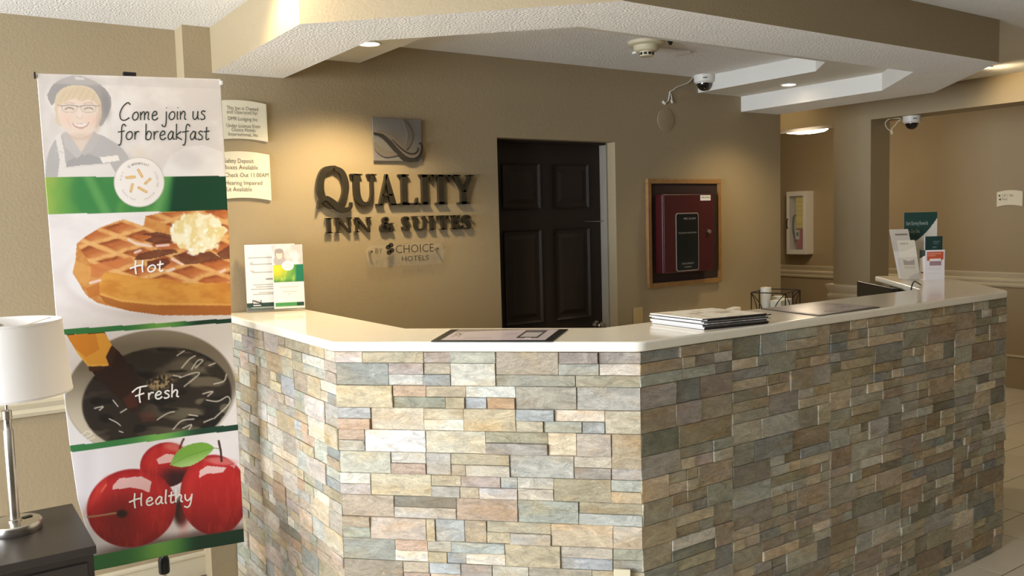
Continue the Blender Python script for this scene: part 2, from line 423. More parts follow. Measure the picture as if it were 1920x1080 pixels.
# rail that wraps the column
cr = MB()
pr = rail_profile(0.045, 0.17)
cpts = [(XB, 4.168), (XB, 3.847), (XB+0.25, 3.847), (XB+0.25, 4.168)]
for k in range(len(pr)):
    pass
rings = []
for d, h in pr:
    rings.append([(XB-d, 4.168+d, 0.85+h), (XB-d, 3.847-d, 0.85+h), (XB+0.25+d, 3.847-d, 0.85+h), (XB+0.25+d, 4.168+d, 0.85+h)])
k = 0
for rg in rings: cr.v += rg
for i in range(len(rings)-1):
    for j in range(4):
        cr.f.append((i*4+j, (i+1)*4+j, (i+1)*4+(j+1)%4, i*4+(j+1)%4))
cr.build('trim_3', TRIM, label='cream moulding wrapped around the square column', kind='structure', smooth=False)
def baseboard(name, a, b, nrm, h, label=None):
    a, b = Vector((*a, 0)), Vector((*b, 0)); t = b-a
    MB().extr([(0,0),(0.014,0),(0.014,h-0.02),(0.02,h-0.016),(0.02,h-0.006),(0.006,h),(0,h)], a, Vector(nrm), Vector((0,0,1)), t.normalized(), t.length).build(name, TRIM if h < 0.2 else WALL, label=label, kind='structure')
baseboard('baseboard_right', (XF, Y0), (XF, Y1-0.12), (-1,0,0), 0.295, 'tall tan baseboard with a light cap in the hallway')
MB().box(XF-0.024, XF, Y0, Y1-0.12, 0.283, 0.298).build('trim_4', TRIM, label='cream cap moulding on the hallway baseboard', kind='structure')
baseboard('baseboard_left', (X0, YL), (0.985, YL), (0,-1,0), 0.11, 'cream baseboard under the banner')

# stepped soffit over the desk
ZS, ZM = 2.2785, 2.3788
out0 = [(2.64,9.3),(2.64,6.77),(4.48,4.93),(10.13,4.93),(11.83,6.63),(11.83,9.3)]
in1 = [(3.41,9.3),(3.41,7.10),(4.74,5.77),(9.84,5.77),(10.93,6.86),(10.93,9.3)]
in2 = [(4.33,9.3),(4.33,7.49),(5.12,6.70),(9.45,6.70),(9.95,7.20),(9.95,9.3)]
out0, in1, in2 = [[(x*U, min(y*U, YW-0.0005)) for x, y in p] for p in (out0, in1, in2)]
sof = thing('ceiling_soffit', (3.0, 3.0, ZS), 'stepped octagonal soffit with tan fascia hanging over the front desk', None, kind='structure')
mb = MB()
for a, b in zip(out0[:-1], out0[1:]):
    mb.add([(*a, ZS), (*b, ZS), (*b, ZC), (*a, ZC)], [(3,2,1,0)])
fas = mb.build('fascia', WALL, sof)
mb = MB()
for i in range(5):
    mb.add([(*out0[i], ZS), (*out0[i+1], ZS), (*in1[i+1], ZS), (*in1[i], ZS)], [(0,1,2,3)])
mb.build('lower_tier', CEIL, sof)
mb = MB()
for i in range(5):
    mb.add([(*in1[i], ZM), (*in1[i+1], ZM), (*in2[i+1], ZM), (*in2[i], ZM)], [(0,1,2,3)])
mb.build('upper_tier', TIERW, sof)
mb = MB()
for P, z0, z1 in ((in1, ZS, ZM), (in2, ZM, ZC)):
    for a, b in zip(P[:-1], P[1:]):
        mb.add([(*a, z0), (*b, z0), (*b, z1), (*a, z1)], [(0,1,2,3)])
mb.build('tier_riser', TIERW, sof)

# door in the sign wall
DY = YW+0.13
door = MB().box(DX0+0.004, DX1-0.004, DY, DY+0.044, 0.008, DZ-0.004).build('door_1', DOORM, label='dark espresso six-panel door behind the front desk', kind='structure')
dw = DX1-DX0
for (u0, u1) in ((0.13, 0.44), (0.56, 0.87)):
    for (z0, z1) in ((1.66, 1.92), (1.00, 1.54), (0.22, 0.86)):
        a, b = DX0+dw*u0, DX0+dw*u1
        fr = MB()
        for k, (i0, y_) in enumerate(((0, 0.0), (0.012, 0.012), (0.03, 0.012), (0.055, 0.002))):
            fr.v += [(a+i0, DY-0.0005+y_-0.012, z0+i0), (b-i0, DY-0.0005+y_-0.012, z0+i0), (b-i0, DY-0.0005+y_-0.012, z1-i0), (a+i0, DY-0.0005+y_-0.012, z1-i0)]
        for k in range(3):
            for j in range(4): fr.f.append((k*4+j, k*4+(j+1)%4, (k+1)*4+(j+1)%4, (k+1)*4+j))
        fr.f.append((12,13,14,15)); fr.build('door_panel', DOORM, door)
MB().box(DX1-0.012, DX1, DY-0.06, DY, 0, DZ).build('door_frame', mat('grey_white_jamb', (150, 144, 130), 0.5), door)
MB().box(DX0, DX0+0.012, DY-0.06, DY, 0, DZ).box(DX0, DX1-0.012, DY-0.06, DY, DZ-0.012, DZ).build('door_frame', DOORM, door)
hk = MB().tube([atY(1096, 415, DY-0.01), atY(1108, 415.5, DY-0.012), (DX1-0.03, DY-0.02, atY(1108,415.5,DY)[2]), (DX1-0.006, DY-0.03, atY(1108,415.5,DY)[2]+0.004)], 0.0022, 6)
hk.build('door_hook', CHROME, door)
kn = MB().lathe([(0.0,-0.055),(0.018,-0.054),(0.026,-0.04),(0.024,-0.028),(0.011,-0.02),(0.011,-0.004),(0.028,-0.003),(0.028,0.0)], (DX1-0.065, DY, 0.94), 20, 'Y'); kn.build('door_knob', CHROME, door, smooth=True)

# ================================================================== RECEPTION COUNTER
B0, B1, B2, B3, B4 = (1.107, YW-0.004), (1.107, 2.643), (1.807, 1.943), (4.085, 1.943), (4.82, 2.678)
opath = [B0, B1, B2, B3, B4]          # walking this way the clerk's side is on the left
ST = 1.182                             # top of the stone
counter = thing('reception_counter', (2.6, 2.6, 0), 'octagonal front desk clad in split-face ledger stone in tan, grey and brown', 'counter')
body_in = offset_path(opath, 0.25)
MB().prism(opath+body_in[::-1], 0, ST-0.002).build('body', MORTAR, counter)

PAL = {'P': (204,190,176), 'G': (174,174,160), 'g': (194,193,180), 'B': (178,182,184), 'W': (216,213,205), 'C': (218,209,190), 'T': (194,177,148),
       'O': (192,160,122), 'b': (168,150,122), 'D': (142,140,126), 'R': (182,152,128), 'S': (142,146,146), 'k': (184,172,144), 'v': (172,160,148)}
PK = 'TTTTkkkkkGGGGGPPvvvbbbggBTCRDSkG'
HR = ST/32
# front face as photographed: first and last half-course, left and right edge in photo pixels, colour
FRONT = """0 1 628 681 P;0 1 681 795 k;0 1 795 846 v;0 1 846 930 G;0 2 930 1048 T;0 1 1048 1122 v;0 1 1122 1201 v;
1 3 628 730 G;1 2 730 795 P;1 2 795 846 k;1 3 846 930 C;2 3 730 795 W;2 3 795 846 B;1 2 1048 1124 g;1 2 1124 1201 P;2 3 930 1080 D;2 3 1080 1202 k;
3 5 628 738 T;3 4 738 800 O;3 4 800 874 T;4 5 738 837 D;4 5 837 873 b;3 4 874 967 W;4 5 873 914 B;4 5 914 967 O;3 5 967 1082 v;3 5 1082 1203 G;
5 6 629 697 B;6 7 629 697 R;5 7 697 796 T;5 6 796 870 k;6 7 796 870 C;5 7 870 968 T;5 6 968 1040 B;5 6 1040 1135 P;6 7 968 1020 k;6 7 1020 1092 G;6 7 1092 1135 S;5 7 1135 1204 T;
7 8 630 686 R;8 9 630 686 C;7 9 686 800 W;7 9 800 911 C;7 8 911 1028 k;8 9 911 1028 v;7 9 1028 1082 T;7 9 1082 1147 P;7 10 1147 1205 T;
9 11 632 735 g;9 10 735 800 g;10 11 735 800 R;9 11 800 847 G;9 10 847 957 T;10 11 847 875 k;10 11 875 957 P;9 11 957 1077 G;9 10 1077 1147 C;10 11 1077 1147 v;10 11 1147 1206 P;
11 12 634 697 C;12 13 634 697 v;11 13 697 810 T;11 12 810 866 b;11 12 866 940 P;11 12 940 971 B;11 12 971 1039 g;12 13 810 864 G;12 13 864 900 k;12 13 900 971 W;12 13 971 1039 P;11 13 1039 1146 T;11 12 1146 1207 g;12 13 1146 1207 T;
13 15 636 741 T;13 14 741 857 D;14 15 741 857 P;13 15 857 972 R;13 15 972 1086 G;13 14 1086 1208 k;14 15 1086 1208 g;
15 16 637 697 b;16 17 638 697 G;15 17 697 802 P;15 17 802 818 T;15 17 818 873 B;15 17 873 914 k;15 16 914 1034 k;16 17 914 958 k;16 17 958 1034 W;15 17 1034 1150 T;15 17 1150 1209 v;
17 19 639 743 G;17 18 743 803 R;18 19 743 805 W;17 18 803 847 P;17 18 847 948 B;18 19 805 840 k;18 19 840 875 B;18 19 875 948 C;17 19 948 1052 k;17 18 1052 1150 P;18 19 1052 1150 B;17 18 1150 1209 D;18 19 1150 1209 G"""
def face_u(px, py, O, e, n):
    """distance along a vertical face from its start, where the ray of a photo pixel meets it"""
    d = _ray(px, py); den = d[0]*n[0]+d[1]*n[1]
    t = (O[0]*n[0]+O[1]*n[1])/den
    return (d[0]*t-O[0])*e[0]+(d[1]*t-O[1])*e[1]
def rand_rows(L, r0, r1, seed, PK=PK):
    R = random.Random(seed); out = []
    u = 0.0; off = 0
    while u < L-1e-6:
        pl = min(R.uniform(0.38, 0.62), L-u)
        if L-(u+pl) < 0.2: pl = L-u
        off = (off+1) % 2
        r = r0-(off if r0 == 0 else 0)
        while r < r1:
            a, b = max(r, r0), min(r+2, r1)
            x = u
            while x < u+pl-1e-6:
                w_ = R.uniform(0.10, 0.21)
                if u+pl-(x+w_) < 0.07: w_ = u+pl-x
                if R.random() < 0.5 or b-a < 2:
                    out.append((a, b, x, x+w_, R.choice(PK)))
                else:
                    for q in (a, a+1):
                        if R.random() < 0.55 and w_ > 0.12:
                            m_ = x+w_*R.uniform(0.35, 0.65); out += [(q, q+1, x, m_, R.choice(PK)), (q, q+1, m_, x+w_, R.choice(PK))]
                        else: out.append((q, q+1, x, x+w_, R.choice(PK)))
                x += w_
            r += 2
        u += pl
    return out
s2 = math.sqrt(0.5)
FACES = [dict(O=B0, e=(0,-1), n=(-1,0), L=B0[1]-B1[1]), dict(O=B1, e=(s2,-s2), n=(-s2,-s2), L=math.dist(B1,B2)), dict(O=B2, e=(1,0), n=(0,-1), L=B3[0]-B2[0]), dict(O=B3, e=(s2,s2), n=(s2,-s2), L=math.dist(B3,B4))]
stones = []
for fi, fc in enumerate(FACES):
    lay = []
    if fi == 1:
        mid = (FACES[1]['O'][0]+0.35, FACES[1]['O'][1]-0.35)
        for it in FRONT.replace('\n', '').split(';'):
            if not it.strip(): continue
            a, b, x0, x1, c = it.split(); a, b, x0, x1 = int(a), int(b), float(x0), float(x1)
            py = 658+21.8*(a+b)/2
            u0 = max(0.0, face_u(x0, py, fc['O'], fc['e'], fc['n'])); u1 = min(fc['L'], face_u(x1, py, fc['O'], fc['e'], fc['n']))
            if x0 < 645: u0 = 0.0
            if x1 > 1198: u1 = fc['L']
            lay.append((a, b, u0, u1, c))
        lay += rand_rows(fc['L'], 19, 32, 55)
    else:
        lay = rand_rows(fc['L'], 0, 32, 100+fi, PK if fi == 0 else 'kkkkkTTbbbbGGGGGggvvDDSkCb')
    O, e, n = Vector((*fc['O'],0)), Vector((*fc['e'],0)), Vector((*fc['n'],0)); zz = Vector((0,0,1))
    for (a, b, u0, u1, c) in lay:
        if u1-u0 < 0.012: continue
        g = 0.0007; p = random.choice((0.006, 0.007, 0.008, 0.009, 0.010, 0.013)); ch = 0.0016
        ex0 = -0.004 if u0 <= 1e-6 and fi > 0 else 0.0; ex1 = 0.004 if u1 >= fc['L']-1e-6 and fi < 3 else 0.0
        U0, U1, Z1, Z0 = u0+g+ex0, u1-g+ex1, ST-a*HR-g, ST-b*HR+g
        nx = 3 if U1-U0 > 0.09 else 2; nz = 2 if b-a > 1 else 1
        V, Fs = [], []
        pt = lambda u, z, d: O+e*u+zz*z+n*d
        V += [pt(U0,Z0,0), pt(U1,Z0,0), pt(U1,Z1,0), pt(U0,Z1,0), pt(U0,Z0,p-ch), pt(U1,Z0,p-ch), pt(U1,Z1,p-ch), pt(U0,Z1,p-ch)]
        Fs += [(0,1,5,4),(1,2,6,5),(2,3,7,6),(3,0,4,7)]
        k = 8; W = nx+1
        tilt = random.uniform(-0.002, 0.002)
        for jz in range(nz+1):
            for ix in range(nx+1):
                uu = U0+ch+(U1-U0-2*ch)*ix/nx; zv = Z0+ch+(Z1-Z0-2*ch)*jz/nz
                V.append(pt(uu, zv, p+random.uniform(-0.0013,0.0013)+tilt*(2*ix/nx-1)))
        for jz in range(nz):
            for ix in range(nx): Fs.append((k+jz*W+ix, k+jz*W+ix+1, k+(jz+1)*W+ix+1, k+(jz+1)*W+ix))
        bot = [k+i for i in range(nx+1)]; top = [k+nz*W+i for i in range(nx+1)]; lef = [k+j*W for j in range(nz+1)]; rig = [k+j*W+nx for j in range(nz+1)]
        Fs += [tuple([4,5]+bot[::-1]), tuple([5,6]+rig[::-1]), tuple([6,7]+top), tuple([7,4]+lef)]
        colr = np.clip((np.array(PAL[c], float)*0.74+np.array((184,172,148))*0.26)*random.uniform(0.88,1.08)+np.array([random.uniform(-7,7)]*3)+np.array([random.uniform(-4,4), 0, random.uniform(-5,5)]), 10, 250)
        qx, qy = proj_np(np.array([tuple(pt(U0,Z0,p)), tuple(pt(U1,Z0,p)), tuple(pt(U1,Z1,p)), tuple(pt(U0,Z1,p))]))
        vis = 0
        if fi < 3:
            cxp, cyp = np.clip(qx, 0, 1920), np.clip(qy, 0, 1080)
            vis = 0.5*abs(sum(cxp[i]*cyp[(i+1)%4]-cxp[(i+1)%4]*cyp[i] for i in range(4)))
        stones.append((vis, V, Fs, colr, (random.random(), random.random(), random.random())))
stones.sort(key=lambda s: -s[0])
def stone_obj(name, items, **kw):
    mb = MB(); cols = []; rn = []
    for _, V, Fs, c, r in items:
        mb.add(V, Fs); cols += [lin(c)]*len(V); rn += [r]*len(V)
    o = mb.build(name, STONE, counter, colors=np.array(cols), **kw)
    at = o.data.attributes.new('Rnd', 'FLOAT_VECTOR', 'POINT'); at.data.foreach_set('vector', np.array(rn, np.float32).ravel())
    return o
for s_ in stones[:300]: stone_obj('stone', [s_])
stone_obj('small_stones', stones[300:], kind='stuff')
# cream cover plate low on the front face
cp = atZ(1167, 1071, 0.50)
fo, fe, fn_ = Vector((*B1,0)), Vector((s2,-s2,0)), Vector((-s2,-s2,0))
cu0 = face_u(1152, 1070, B1, (s2,-s2), (-s2,-s2)); cu1 = face_u(1183, 1070, B1, (s2,-s2), (-s2,-s2))
pc = fo+fe*cu0; cz = zat(1167, 1061, pc.x, pc.y)
ol = thing('outlet_cover', tuple(fo+fe*(cu0+cu1)/2+Vector((0,0,cz-0.11))), 'cream electrical cover plate set low in the stone front of the desk', 'outlet')
MB().obox(fo+fe*cu0+fn_*0.02+Vector((0,0,cz-0.115)), fe*(cu1-cu0), Vector((0,0,0.115)), fn_*0.009).build('plate', CREAMP, ol, bevel=0.002)
for dz in (0.024, 0.066): MB().obox(fo+fe*(cu0+(cu1-cu0)*0.28)+fn_*0.029+Vector((0,0,cz-0.115+dz)), fe*(cu1-cu0)*0.44, Vector((0,0,0.028)), fn_*0.002).build('socket', WHITEP, ol, bevel=0.001)

# countertop slab
s_out = offset_path(opath, -0.018); s_in = offset_path(opath, 0.332)
s_out[0] = (s_out[0][0], YW-0.001); s_in[0] = (s_in[0][0], YW-0.001)
def round_corner(p, i, r=0.02, k=5):
    a, b, c = Vector(p[i-1]), Vector(p[i]), Vector(p[i+1]); d1, d2 = (a-b).normalized(), (c-b).normalized()
    A, C = b+d1*r, b+d2*r
    return [tuple((A*(1-t)**2+b*2*t*(1-t)+C*t*t)) for t in np.linspace(0, 1, k)]
so = [s_out[0]]
for i in (1,2,3): so += round_corner(s_out, i, 0.025 if i < 3 else 0.04)
so.append(s_out[4])
SZ = 1.2155
slab = MB().prism(so+s_in[::-1], ST+0.001, SZ).build('countertop', SLAB, bevel=0.009, seg=4, smooth=True, label='polished cream quartz countertop on the stone front desk', cat='countertop')
wn = slab.modifiers.new('face_weighted_normals', 'WEIGHTED_NORMAL'); wn.weight = 100; wn.keep_sharp = True

# hidden work furniture that carries the caddy and the screen
wd = thing('back_cabinet', (4.3, 3.62, 0), 'low cabinet against the wall behind the desk under the wire caddy', 'cabinet')
MB().box(3.75, 4.83, 3.36, YW-0.01, 0.08, 0.90).build('body', DARKWOOD, wd); MB().box(3.72, 4.85, 3.33, YW-0.006, 0.90, 0.93).build('top', SLAB, wd, bevel=0.004)
for k in range(2): MB().box(3.77+0.54*k, 4.27+0.54*k, 3.342, 3.36, 0.11, 0.87).build('cabinet_door', DARKWOOD, wd, bevel=0.003)
dk = thing('work_desk', (4.2, 3.0, 0), 'dark work desk inside the front desk under the monitor', 'desk')
MB().prism([(3.95,2.36),(4.44,2.85),(4.12,3.17),(3.63,2.68)], 0.72, 0.75).build('top', DARKWOOD, dk)
for q in ((3.94,2.42),(4.38,2.86),(4.11,3.11),(3.69,2.69)): MB().box(q[0]-0.02,q[0]+0.02,q[1]-0.02,q[1]+0.02,0,0.72).build('leg', BLACKP, dk)

# ================================================================== BREAKFAST BANNER
YB = 3.40
def edgeL(py):   # left edge of the cloth in photo pixels
    return np.interp(py, [130, 400, 590, 750, 836, 870, 937, 985, 1022, 1080], [68, 90, 105, 121, 131, 136, 146, 160, 168, 172])
def edgeR(py): return np.interp(py, [130, 450, 600, 800, 1015, 1080], [412.5, 430, 434, 446, 457, 459])
def ytop(px): return 138+(px-68)*(10/345)
def ybot(px): return 1070+(px-182)*(-55/275)
bn = thing('banner_stand', (0.72, YB+0.05, 0), 'tall vinyl breakfast banner on a pole stand with waffle, coffee and apple pictures', 'banner')
NU, NV = 250, 640
su, sv = np.meshgrid(np.linspace(0,1,NU+1), np.linspace(0,1,NV+1))
px = 240+0*su; py = 0*sv
py = 140+sv*900
for _ in range(4):
    px = edgeL(py)+su*(edgeR(py)-edgeL(py)); py = ytop(px)+sv*(ybot(px)-ytop(px))
px, py = px.ravel(), py.ravel()
D = np.stack([(px-960)/F_PX, (py-540)/F_PX, np.ones_like(px)], 1) @ RM
Pb = D*(YB/D[:,1])[:,None] + np.array([0,0,CAM_H])
uu_, vv_ = su.ravel(), sv.ravel()
wave = 0.006*np.sin(uu_*7+vv_*4)*vv_ + 0.012*np.sin(math.pi*uu_)*(vv_-0.4) + 0.03*np.clip(vv_-0.75,0,1)*np.clip(0.35-uu_,0,1)*4
Pb[:,1] += wave
# keep the cloth's own outline: slide each point along Y only
pt_ = Paint(px, py, (232, 222, 214)); x, y = px, py
def L2(xa, ya, xb, yb): return ya+(x-xa)*(yb-ya)/(xb-xa)
y1 = L2(85,332,418,330); y2 = L2(91,402,421,394); y3 = L2(124,617,434,597); y3b = L2(124,628,434,605); y4 = L2(131,836,446,795); y4b = L2(131,848,446,806); y5 = L2(180,1042,456,990)
nz = fbm(x/46, y/46, 3)
# --- cook (pale, faded picture)
pt_.over(np.ones_like(x), (224,215,208)); pt_.over(sstep(0.40,0.75,nz)*0.8, (238,230,224)); pt_.over(sstep(0.35,0.6,fbm(x/70+3,y/90,8))*sstep(330,200,x)*0.6, (204,194,188))
pt_.over(pt_.poly([(300,330),(318,292),(345,276),(380,272),(418,285),(420,331)])*0.45, (246,241,236)); pt_.over(pt_.ell(350,300,30,18,20,0.5)*0.5, (214,206,200)); pt_.over(pt_.ell(262,290,12,14,0,0.8)*0.4, (226,208,180))
# shoulders, collar, apron
pt_.over(pt_.poly(spline([(84,336),(90,290),(104,262),(126,250),(150,268),(180,252),(206,262),(232,282),(246,310),(250,336),(84,336)],5))*0.85, (178,173,171))
pt_.over(pt_.poly([(126,302),(160,286),(196,300),(192,312),(122,312)])*0.6, (160,156,156)); pt_.over(pt_.ell(222,310,30,26,20,0.4)*0.5, (188,182,180))
pt_.over(pt_.poly([(124,240),(176,240),(172,272),(152,290),(134,272)])*0.95, (224,204,188)); pt_.over(pt_.ell(150,252,24,10,0,0.6)*0.4, (204,182,166))
pt_.over(pt_.poly([(116,250),(126,246),(154,288),(144,298),(122,276)])*0.95, (196,190,187)); pt_.over(pt_.poly([(176,246),(188,256),(172,284),(158,292),(152,287)])*0.95, (190,184,181))
# cap, hair, face
pt_.over(pt_.poly(spline([(88,178),(100,158),(122,146),(146,142),(172,150),(196,166),(208,186),(206,206),(196,228),(186,236),(180,200),(160,168),(120,168),(100,196),(92,190),(88,178)],5))*0.95, (162,156,154))
pt_.over(pt_.ell(150,152,40,10,6,0.6)*0.5, (184,178,174)); pt_.over(pt_.poly([(138,143),(156,146),(158,150),(142,150)]), (222,216,210)); pt_.over(pt_.ell(198,198,8,24,-8,0.6)*0.5, (140,134,132))
pt_.over(pt_.poly(spline([(102,192),(108,174),(126,162),(152,160),(174,168),(188,190),(190,214),(184,232),(176,240),(112,236),(104,214),(102,192)],5)), (220,202,176))
pt_.over(pt_.poly(spline([(108,198),(112,186),(130,178),(152,178),(172,184),(184,200),(185,220),(178,240),(164,254),(148,258),(130,252),(116,236),(109,216),(108,198)],5)), (232,212,196))
pt_.over(pt_.poly(spline([(106,204),(108,180),(126,166),(152,164),(174,172),(186,192),(187,206),(178,192),(164,186),(152,190),(138,184),(122,192),(112,198),(106,204)],5))*0.9, (218,198,168))
for a_ in ((112,190,124,170), (122,190,136,168), (134,186,146,166), (146,188,158,167), (158,188,168,170), (170,192,178,176)): pt_.over(pt_.line([(a_[0],a_[1]),(a_[2],a_[3])], 2.2, 2)*0.35, (196,172,138))
pt_.over(pt_.ell(124,222,11,9,0,0.8)*0.5, (238,200,184)); pt_.over(pt_.ell(172,224,11,9,0,0.8)*0.5, (238,200,184)); pt_.over(pt_.ell(184,226,5,26,10,0.8)*0.5, (200,176,156)); pt_.over(pt_.ell(150,256,22,6,0,0.8)*0.4, (206,180,162))
for cx in (130, 166):
    pt_.over(pt_.line(spline([(cx-8,205),(cx-3,202.5),(cx+3,202.5),(cx+8,205)],5), 2.4, 1.4)*0.75, (130,116,110)); pt_.over(pt_.line([(cx-9,194.5),(cx,192.5),(cx+9,194.5)], 2, 2)*0.4, (176,150,124))
    pt_.over(pt_.line(spline([(cx-14,199),(cx-12,208),(cx,211),(cx+12,208),(cx+14,199)],5), 1.1, 0.9)*0.5, (150,140,138)); pt_.over(pt_.line(spline([(cx-15,199),(cx,197.5),(cx+15,199)],5), 1.6, 1)*0.75, (128,118,116))
pt_.over(pt_.line([(145,200),(151,200)], 1.4, 1)*0.7, (128,118,116)); pt_.over(pt_.line([(115,199),(108,197)], 1.4, 1)*0.6, (140,130,126)); pt_.over(pt_.line([(181,199.5),(187,198)], 1.4, 1)*0.6, (140,130,126))
pt_.over(pt_.line(spline([(143,218),(147,222),(152,222),(155,218)],4), 1.6, 1.4)*0.5, (206,172,152)); pt_.over(pt_.ell(149,214,4,6,0,0.9)*0.4, (244,226,212))
pt_.over(pt_.poly(spline([(134,230),(142,232),(151,232.5),(160,231.5),(168,229),(162,238),(151,242),(140,238),(134,230)],4))*0.9, (206,164,152)); pt_.over(pt_.poly(spline([(137,231.5),(151,233.5),(165,230.8),(158,236.5),(151,238),(143,236),(137,231.5)],4))*0.9, (244,238,232))
pt_.over(pt_.line(spline([(127,222),(128,230),(133,238)],4), 1.5, 1.5)*0.4, (206,174,156)); pt_.over(pt_.line(spline([(175,222),(174,230),(170,237)],4), 1.5, 1.5)*0.4, (206,174,156))
pt_.over(pt_.poly([(103,254),(113,250),(121,286),(124,314),(150,310),(206,306),(222,334),(108,334),(112,300)]), (228,220,213)); pt_.over(pt_.line([(104,282),(119,286)], 3, 1)*0.6, (206,198,192)); pt_.over(pt_.line([(122,314),(206,306)], 2, 1)*0.5, (206,198,194))
pt_.over(pt_.poly([(187,295),(221,291),(224,301),(192,306)]), (238,230,220))
# header sleeve
pt_.over(((y > L2(68,141,413,152)) & (y < L2(68,156,413,167))).astype(float)*0.35, (206,198,192))
# --- green band
m = ((y >= y1) & (y <= y2)).astype(float)
gcol = np.tile(np.array([66.,132.,72.]), (len(x),1))
t = sstep(90, 150, x)[:,None]; gcol = np.array([150,178,84])*(1-t)+gcol*t
t = (sstep(0.45,0.8,fbm(x/40,y/60,11))*0.6)[:,None]; gcol = gcol*(1-t)+np.array([112,168,78])*t
t = sstep(316,332,x+(y-332)*0.12)[:,None]; gcol = gcol*(1-t)+np.array([24,66,44])*t
t = (pt_.line([(165,330),(200,402)],16,14)*0.4+pt_.line([(310,330),(292,402)],18,16)*0.5)[:,None]; gcol = gcol*(1-t)+np.array([140,190,110])*t
pt_.img = pt_.img*(1-m[:,None])+gcol*m[:,None]
# --- waffle
m = (y > y2) & (y < y3)
wq = Paint(x, y, (238,230,227)); zx, zy = lambda a: 100+a/4.909, lambda b: 390+b/4.909
Z5 = lambda P: [(zx(a), zy(b)) for a, b in P]
wq.over(sstep(0.4,0.7,fbm(x/80,y/40,5))*0.5, (226,216,214))
wq.over(wq.ell(zx(900),zy(640),170,76,-2,0.1)*0.8, (224,212,208)); wq.over(wq.ell(zx(960),zy(600),172,74,-2,0.05)*0.7, (240,234,231))
crust = fbm(x/9, y/9, 21)
body = Z5([(178,600),(205,480),(215,330),(290,265),(430,180),(560,130),(650,103),(760,150),(830,165),(845,75),(1000,40),(1100,10),(1700,0),(1700,985),(1300,990),(1000,988),(700,948),(480,895),(400,870),(300,800),(235,690)])
wq.over(wq.poly(body), (212,150,84)); wq.over(wq.poly(body)*sstep(0.35,0.75,crust)*0.6, (196,120,58))
top5 = wq.poly(Z5([(215,335),(300,262),(440,178),(650,105),(780,150),(960,215),(1090,260),(1640,200),(1640,690),(1200,690),(1000,645),(900,655),(700,625),(600,605),(490,585),(440,640),(350,530)]))
top5 = np.maximum(top5, wq.poly(Z5([(845,78),(1000,42),(1640,10),(1640,200),(1130,190)])))
wb_ = fbm(x/30, y/22, 25)-0.5; rx_, ry_ = x-172+10*wb_, y-458+6*wb_
va, vb = (50.0,-15.0), (46.0,17.0); det = va[0]*vb[1]-va[1]*vb[0]
lp_ = (rx_*vb[1]-ry_*vb[0])/det; lq_ = (ry_*va[0]-rx_*va[1])/det
fp, fq = lp_-np.floor(lp_), lq_-np.floor(lq_)
rp_, rq_ = np.minimum(fp,1-fp), np.minimum(fq,1-fq); pk_ = sstep(0.10,0.20,rp_)*sstep(0.10,0.20,rq_)
wq.over(top5, (224,166,100)); wq.over(top5*sstep(0.5,0.7,crust)*0.5, (206,136,76))
wq.over(top5*pk_, (186,106,58)); wq.over(top5*pk_*sstep(0.45,0.2,fq)*0.8, (138,70,38)); wq.over(top5*pk_*sstep(0.55,0.85,fq)*0.8, (216,146,88)); wq.over(top5*pk_*sstep(0.35,0.15,fp)*0.5, (168,84,44)); wq.over(top5*pk_*sstep(0.45,0.7,crust)*0.35, (204,120,70))
wq.over(top5*(1-sstep(0.02,0.06,rp_*rq_*4))*0.35, (242,200,140))
wq.over(wq.poly(Z5([(350,520),(720,450),(740,500),(500,580),(440,640),(345,640)]))*0.8, (206,124,70))
for sy in ([(830,300),(960,240),(1090,270),(1090,320),(930,330)], [(780,420),(960,380),(1120,380),(1150,410),(900,470),(740,480)], [(1090,440),(1250,400),(1450,400),(1560,470),(1340,510),(1210,520)], [(860,490),(1050,460),(1080,500),(1000,560),(860,540)], [(1500,420),(1640,330),(1640,470),(1560,470)], [(780,240),(960,220),(1090,250),(1090,290)]):
    wq.over(wq.poly(Z5(sy))*(0.65+0.35*crust), (104,56,40))
front = Z5([(430,640),(490,585),(600,605),(700,625),(900,655),(1000,640),(1200,690),(1640,690),(1640,985),(1000,988),(700,948),(480,880),(415,790)])
wq.over(wq.poly(front), (222,158,72)); wq.over(wq.poly(front)*sstep(0.3,0.8,fbm(x/26,y/12,31))*0.7, (198,122,48)); wq.over(wq.line(Z5([(430,790),(620,850),(940,880),(1640,890)]),4,3)*0.6, (236,180,104)); wq.over(wq.poly(Z5([(420,800),(620,862),(940,895),(1640,900),(1640,985),(1000,988),(700,948),(480,880)]))*0.75, (168,94,44))
wq.over(wq.poly(Z5([(178,600),(205,480),(345,545),(345,640),(300,700),(235,690)]))*0.6, (222,164,92)); wq.over(wq.poly(Z5([(300,740),(420,690),(430,800),(330,830)]))*0.7, (190,110,48))
for gl in ([(690,290),(760,330),(900,350)], [(950,350),(1060,340)], [(750,410),(800,390)], [(1090,470),(1190,520)], [(1050,580),(1110,560)], [(340,690),(430,665)], [(1540,590),(1580,570)], [(1240,410),(1290,430)]): wq.over(wq.line(Z5(gl), 4.5, 3)*0.9, (240,214,206))
bt = wq.ell(zx(1335), zy(225), 50+6*(fbm(x/12,y/12,41)-0.5)*4, 37+6*(fbm(x/10,y/10,42)-0.5)*4, 0, 0.06)
wq.over(bt, (250,240,206)); wq.over(bt*sstep(0.45,0.7,fbm(x/11,y/16,43)), (236,214,150)); wq.over(bt*sstep(0.6,0.75,fbm(x/7,y/9,44)), (255,252,238))
pt_.img[m] = wq.img[m]
